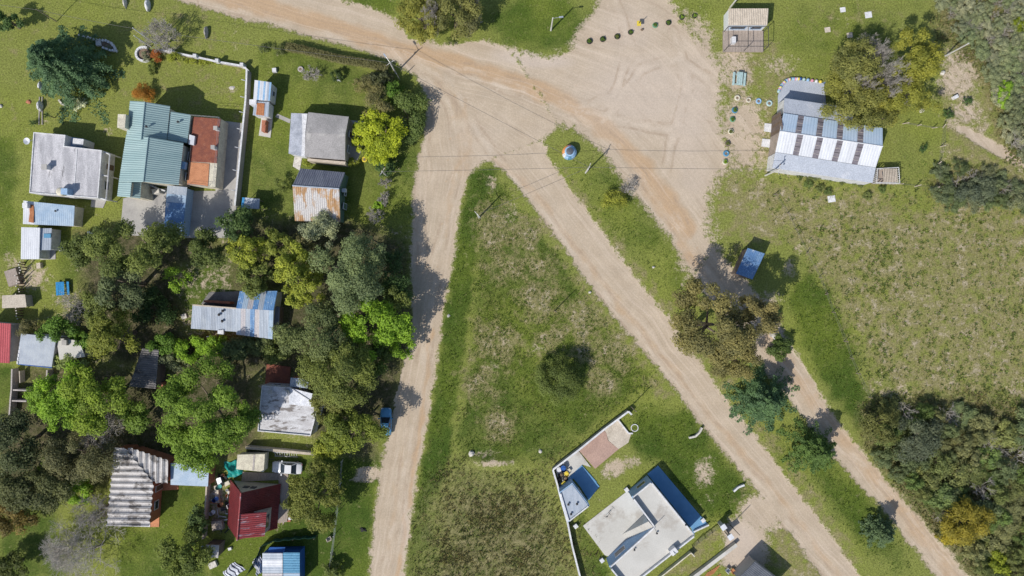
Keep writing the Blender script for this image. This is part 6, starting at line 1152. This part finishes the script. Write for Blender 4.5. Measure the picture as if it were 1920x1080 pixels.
for i, (px, py, rr, mt, lb, pl) in enumerate([(1105, 78, .42, 'black_rubber', 'black tyre planter nearest the lawn edge of the clearing', GRN), (1130, 74, .42, 'black_rubber', 'second black tyre planter from the lawn edge', GRN), (1157, 69, .42, 'black_rubber', 'third black tyre planter from the lawn edge', OL), (1182, 61, .38, 'black_rubber', 'black tyre planter just before the yellow sign', GRN), (1228, 48, .4, 'paint_green', 'green tyre planter just after the yellow sign', GRN), (1253, 43, .4, 'black_rubber', 'black tyre planter two past the yellow sign', GRN), (1278, 33, .38, 'black_rubber', 'grassy tyre planter three past the yellow sign', LIME), (1302, 30, .36, 'black_rubber', 'grassy tyre planter at the row end toward the kiosk', LIME), (1382, 184, .42, 'cream_paint', 'cream tyre planter nearest the mint picnic table', None), (1403, 188, .38, 'cream_paint', 'small cream tyre planter beside the blue one', None), (1422, 190, .42, 'paint_sky', 'blue tyre planter in the row towards the terrace', None), (1442, 194, .45, 'paint_mint', 'mint tyre planter next to the hall terrace', None), (1377, 207, .45, 'teal_blue_sheet', 'teal tyre planter at the corner of the two rows', GRN), (1373, 224, .42, 'paint_green', 'green tyre planter below the teal one', GRN), (1370, 247, .42, 'cream_paint', 'cream tyre planter facing the upper white ramp', OL), (1364, 269, .42, 'wall_brown', 'brown tyre planter facing the lower white ramp', OL), (1361, 288, .45, 'teal_blue_sheet', 'blue tyre planter below the brown one', None), (1359, 304, .42, 'cream_paint', 'cream tyre planter overgrown with grass', LIME), (564, 130, .42, 'wall_shade', 'grey tyre ring on the lawn below the hedge', None), (684, 299, .42, 'paint_yellow', 'yellow tyre ring under the bright yellow tree', None)]): tyre(px, py, rr, mt, lb, pl, GP if i < 18 else None)
o = MB().torus((W(1190, 802).x, W(1190, 802).y, .05), .5, .07, 18, 6).build('hoop', 'plain_white', None, W(1190, 802)); tag(o, 'thin white hoop lying beside the sand floor kerb', 'hoop')
t = thing('sign', 'small yellow sign on a post among the tyre planters', 'sign', W(1196, 48)); q = W(1196, 48); MB().tube([(q.x, q.y, -.1), (q.x, q.y, 1.9)], .05, 6).build('post', 'dark_metal', t); MB().slab([(q.x - .28, q.y - .35), (q.x + .28, q.y - .35), (q.x + .28, q.y + .35), (q.x - .28, q.y + .35)], .8, .92).build('board', 'paint_yellow', t)
boulder(1204, 56, .2, .15, .3, 'wood_dark', 'dark stump beside the yellow sign', 'stump', 'stump')
for px, py, s_, lb in ((1580, 18.5, .38, 'white concrete slab on the lawn, squarer of the pair by kiosk lawn'), (1628, 28, .48, 'larger pinkish white concrete slab on the kiosk lawn'), (1551.5, 56, .4, 'worn earthy slab nearest the hall trees'), (1593, 66, .4, 'worn earthy slab touching the tree shade'), (1559, 373, .52, 'white board lying on the grass below the hall'), (115, 467, .3, 'small white slab on the lawn beside the speckled tree')):
    o = MB().box(W(px, py), s_, s_ * .9, -.1, .07, .15).build('slab', 'sand_pale' if 'earthy' in lb else 'plain_white', None, W(px, py)); tag(o, lb, 'slab')
def chair(px, py, ang, mat, label):
    c = W(px, py); t = thing('garden_chair', label, 'chair', c); ca, sa = math.cos(ang), math.sin(ang); f = lambda x, y: (c.x + x * ca - y * sa, c.y + x * sa + y * ca)
    MB().box(f(0, 0), .27, .27, .42, .47, ang).build('seat', mat, t); MB().box(f(-.27, 0), .035, .27, .47, .95, ang).build('backrest', mat, t)
    for x in (-.22, .22):
        for y in (-.22, .22): MB().box(f(x, y), .03, .03, -.05, .42, ang).build('leg', mat, t)
    for y in (-.27, .27): MB().box(f(0, y), .25, .03, .62, .66, ang).build('armrest', mat, t)
chair(637, 150, 1.4, 'plain_white', 'white garden chair before the dark round bush'); chair(434, 946, .3, 'plain_white', 'white plastic chair in the junk yard'); chair(1363, 1067, .8, 'plain_white', 'white garden chair on the driveway edge'); chair(1372, 1068, 2.2, 'wood_orange', 'orange wooden chair beside the white one'); chair(539 + 80, 1008, .4, 'wood_pale', 'small wooden chair by the shade net end')
def boxy(name, px, py, hx, hy, h, a, mat, label, cat): return tag(MB().box(W(px, py), hx, hy, -.05, h, a, .94).build(name, mat, None, W(px, py)), label, cat)
boxy('crate', 516, 133, .3, .3, .5, .1, 'plain_white', 'white crate on the lawn beside the striped cabin', 'crate'); boxy('box', 1789, 183, .35, .25, .5, .5, 'plain_white', 'white box dumped on the sandy patch', 'box'); boxy('crate', 546, 971, .35, .2, .3, .1, 'plain_white', 'white crate at the brick doorstep', 'crate'); boxy('plank_stack', 409, 925, .3, 1.3, .5, .1, 'wood_pale', 'stack of pale planks along the yard wall', 'planks'); boxy('engine_block', 414, 900, .35, .5, .6, .3, 'steel', 'grey machine part in the junk yard', 'scrap'); boxy('crate', 428, 905, .4, .3, .5, .5, 'cream_paint', 'cream crate beside the red house gable', 'crate'); boxy('hutch', 411, 982, .8, .7, .8, .1, 'wood_grey', 'low wooden hutch in the junk yard', 'hutch'); boxy('crate', 505, 961, .3, .25, .9, .2, 'blue_strong', 'blue crate on the red house deck', 'crate'); boxy('rubble', 400, 1058, .6, .45, .35, .4, 'stone_pale', 'pale rubble heap below the tiny dish shed', 'rubble'); boxy('bag', 432, 1028, .25, .2, .3, .2, 'plain_white', 'white bag on the lawn by the tiny shed', 'bag')
def drum(px, py, r, h, mat, label): t = thing('drum', label, 'drum', W(px, py)); MB().lathe(W(px, py), [(.01, -.05), (r, -.05), (r, h * .33), (r * 1.05, h * .34), (r, h * .36), (r, h * .66), (r * 1.05, h * .67), (r, h * .69), (r, h)], 14).build('shell', mat, t); MB().lathe(W(px, py, h), [(r, 0), (r * .93, .0), (r * .9, -.04), (.01, -.04)], 14).build('lid', mat, t)
drum(412, 912, .3, .9, 'teal_tarp', 'teal drum in the junk yard'); drum(406, 935, .3, .9, 'blue_strong', 'blue drum beside the plank stack'); drum(415, 945, .28, .8, 'rust', 'rusty drum in the junk yard'); drum(400, 960, .3, .9, 'plain_white', 'white drum against the brown yard wall'); drum(1056, 878, .38, .9, 'blue_strong', 'blue drum in the corner of the sand yard'); drum(1062, 888, .32, .7, 'paint_yellow', 'yellow drum in the corner of the sand yard'); drum(1048, 881, .35, .8, 'plain_white', 'white drum touching the sand yard wall')
tyre(1052, 890, .45, 'black_rubber', 'black tyre dumped in the sand yard corner'); tyre(1060, 897, .4, 'black_rubber', 'black tyre against the blue terrace edge'); tyre(1049, 899, .42, 'black_rubber', 'black tyre at the foot of the boundary wall'); boxy('crate', 1066, 881, .3, .25, .5, .6, 'cream_paint', 'cream crate on the pale corner patio', 'crate'); boxy('crate', 1057, 905, .35, .25, .4, .7, 'paint_yellow', 'yellow crate beside the blue shed floor', 'crate')
t = thing('bicycle', 'dark bicycle standing on the pale patio', 'bicycle', W(1138, 963)); q = W(1138, 963)
for s_ in (-.5, .5): MB().add([(q.x + s_ * .7 + .32 * math.cos(k * .524) * .75, q.y + s_ * .7 + .32 * math.cos(k * .524) * .66, .46 + .32 * math.sin(k * .524) + dz) for k in range(12) for dz in (0, .05)], [(2 * k, 2 * ((k + 1) % 12), 2 * ((k + 1) % 12) + 1, 2 * k + 1) for k in range(12)]).build('wheel', 'black_rubber', t)
MB().tube([(q.x - .35, q.y - .35, .46), (q.x - .1, q.y - .1, .95), (q.x + .28, q.y + .28, .9), (q.x + .35, q.y + .35, .46)], .03, 5).build('frame', 'dark_metal', t); MB().tube([(q.x + .45, q.y + .1, 1.05), (q.x + .1, q.y + .45, 1.05)], .025, 5).build('handlebar', 'dark_metal', t); MB().box((q.x - .12, q.y - .12), .12, .07, .95, 1.02, .78).build('saddle', 'black_rubber', t)
t = thing('pallet', 'orange wooden pallet on the driveway edge', 'pallet', W(1335, 1078))
for i in range(7): p = W(1322 + i * 3.4, 1080 - i * 2.1); MB().box(p, .07, .75, .1, .14, -.65 + 0).build('slat', 'wood_orange', t)
for s_ in (-1, 1): p = W(1333 + s_ * 7, 1074 + s_ * 9); MB().box(p, 1.0, .06, -.03, .098, .55).build('bearer', 'wood_orange', t)
# stakes with long shadows beside the bare yard
t = thing('stake_fence', 'row of uneven white tipped stakes along the bare earth', 'fence', W(46, 540)); rs = np.random.RandomState(8)
for i in range(22):
    p = W(47 - i * .25 + rs.normal() * 2, 492 + i * 5.0); h_ = .9 + .8 * rs.rand(); o = MB().tube([p - Vector((0, 0, .1)), p + Vector((rs.normal() * .1, rs.normal() * .1, h_))], .1, 6, .06).build('stake', 'wood_dark', t); MB().tube([p + Vector((0, 0, h_ - .05)), p + Vector((0, 0, h_ + .04))], .09, 6).build('stake_tip', 'stone_pale', o)
boxy('wood_heap', 27, 520, .9, 1.2, .5, .3, 'wood_grey', 'heap of grey branches beside the stakes', 'wood'); boxy('stump', 77, 498, .3, .4, .6, .1, 'wood_pale', 'pale wooden frame box below the white shed', 'box')
t = thing('low_shed', 'low shed with flat earthy concrete roof beside the stakes', 'shed', W(27, 566)); tp = WL([(4, 554), (47, 552), (50, 576), (4, 578)], 1.6); MB().slab(inset(tp, .1), -.05, 1.52).build('wall', 'wall_shade', t); MB().slab(tp, 1.525, 1.62).build('roof', 'sand_pale', t)
t = thing('bench', 'white curved garden bench beside the speckled tree', 'bench', W(178, 438)); m = MB(); cp = [W(168 + 16 * u, 436 + 12 * u * u) for u in (0, .25, .5, .75, 1)]
for a_, b_ in zip(cp[:-1], cp[1:]): pwall(m, (a_.x, a_.y), (b_.x, b_.y), .35, .38, .45)
m.build('seat', 'plain_white', t)
for a_ in (cp[0], cp[2], cp[4]): MB().box(a_, .12, .12, -.05, .379).build('leg', 'plain_white', t)
boxy('ash_heap', 346, 593, .4, .35, .25, .3, 'stone_pale', 'pale ash heap on the grass west of the patchwork house', 'heap')

rs = np.random.RandomState(21)
for i in range(26):      # loose scrap in the junk yard, each piece its own object
    px, py = 402 + rs.rand() * 34, 888 + rs.rand() * 108; k = i % 4; p = W(px, py); a_ = rs.rand() * 3.1
    mt = ['wood_pale', 'steel', 'dark_metal', 'rust', 'plain_white', 'blue_worn', 'black_rubber'][rs.randint(7)]
    if k == 0: o = MB().box(p, .08, .5 + .5 * rs.rand(), .02, .1 + .1 * rs.rand(), a_).build('scrap_board', mt, None, p)
    elif k == 1: o = MB().lathe(p, [(.01, -.02), (.16, -.02), (.2, .3), (.17, .3), (.14, .05), (.01, .05)], 10).build('bucket', mt, None, p)
    elif k == 2: o = MB().sheet(p + Vector((-.4, -.3, .05)), p + Vector((.4, -.25, .08)), p + Vector((.35, .3, .3)), p + Vector((-.4, .3, .25)), 4, .02).build('scrap_sheet', mt, None, p)
    else: o = MB().tube([p + Vector((-.6 * math.cos(a_), -.6 * math.sin(a_), .08)), p + Vector((.6 * math.cos(a_), .6 * math.sin(a_), .2))], .06, 6).build('scrap_pipe', mt, None, p)
    tag(o, ['loose scrap board', 'open bucket', 'bent scrap sheet', 'length of scrap pipe'][k] + ' lying in the junk yard beside the brown wall', ['board', 'bucket', 'sheet', 'pipe'][k], 'scrap lying in the junk yard')
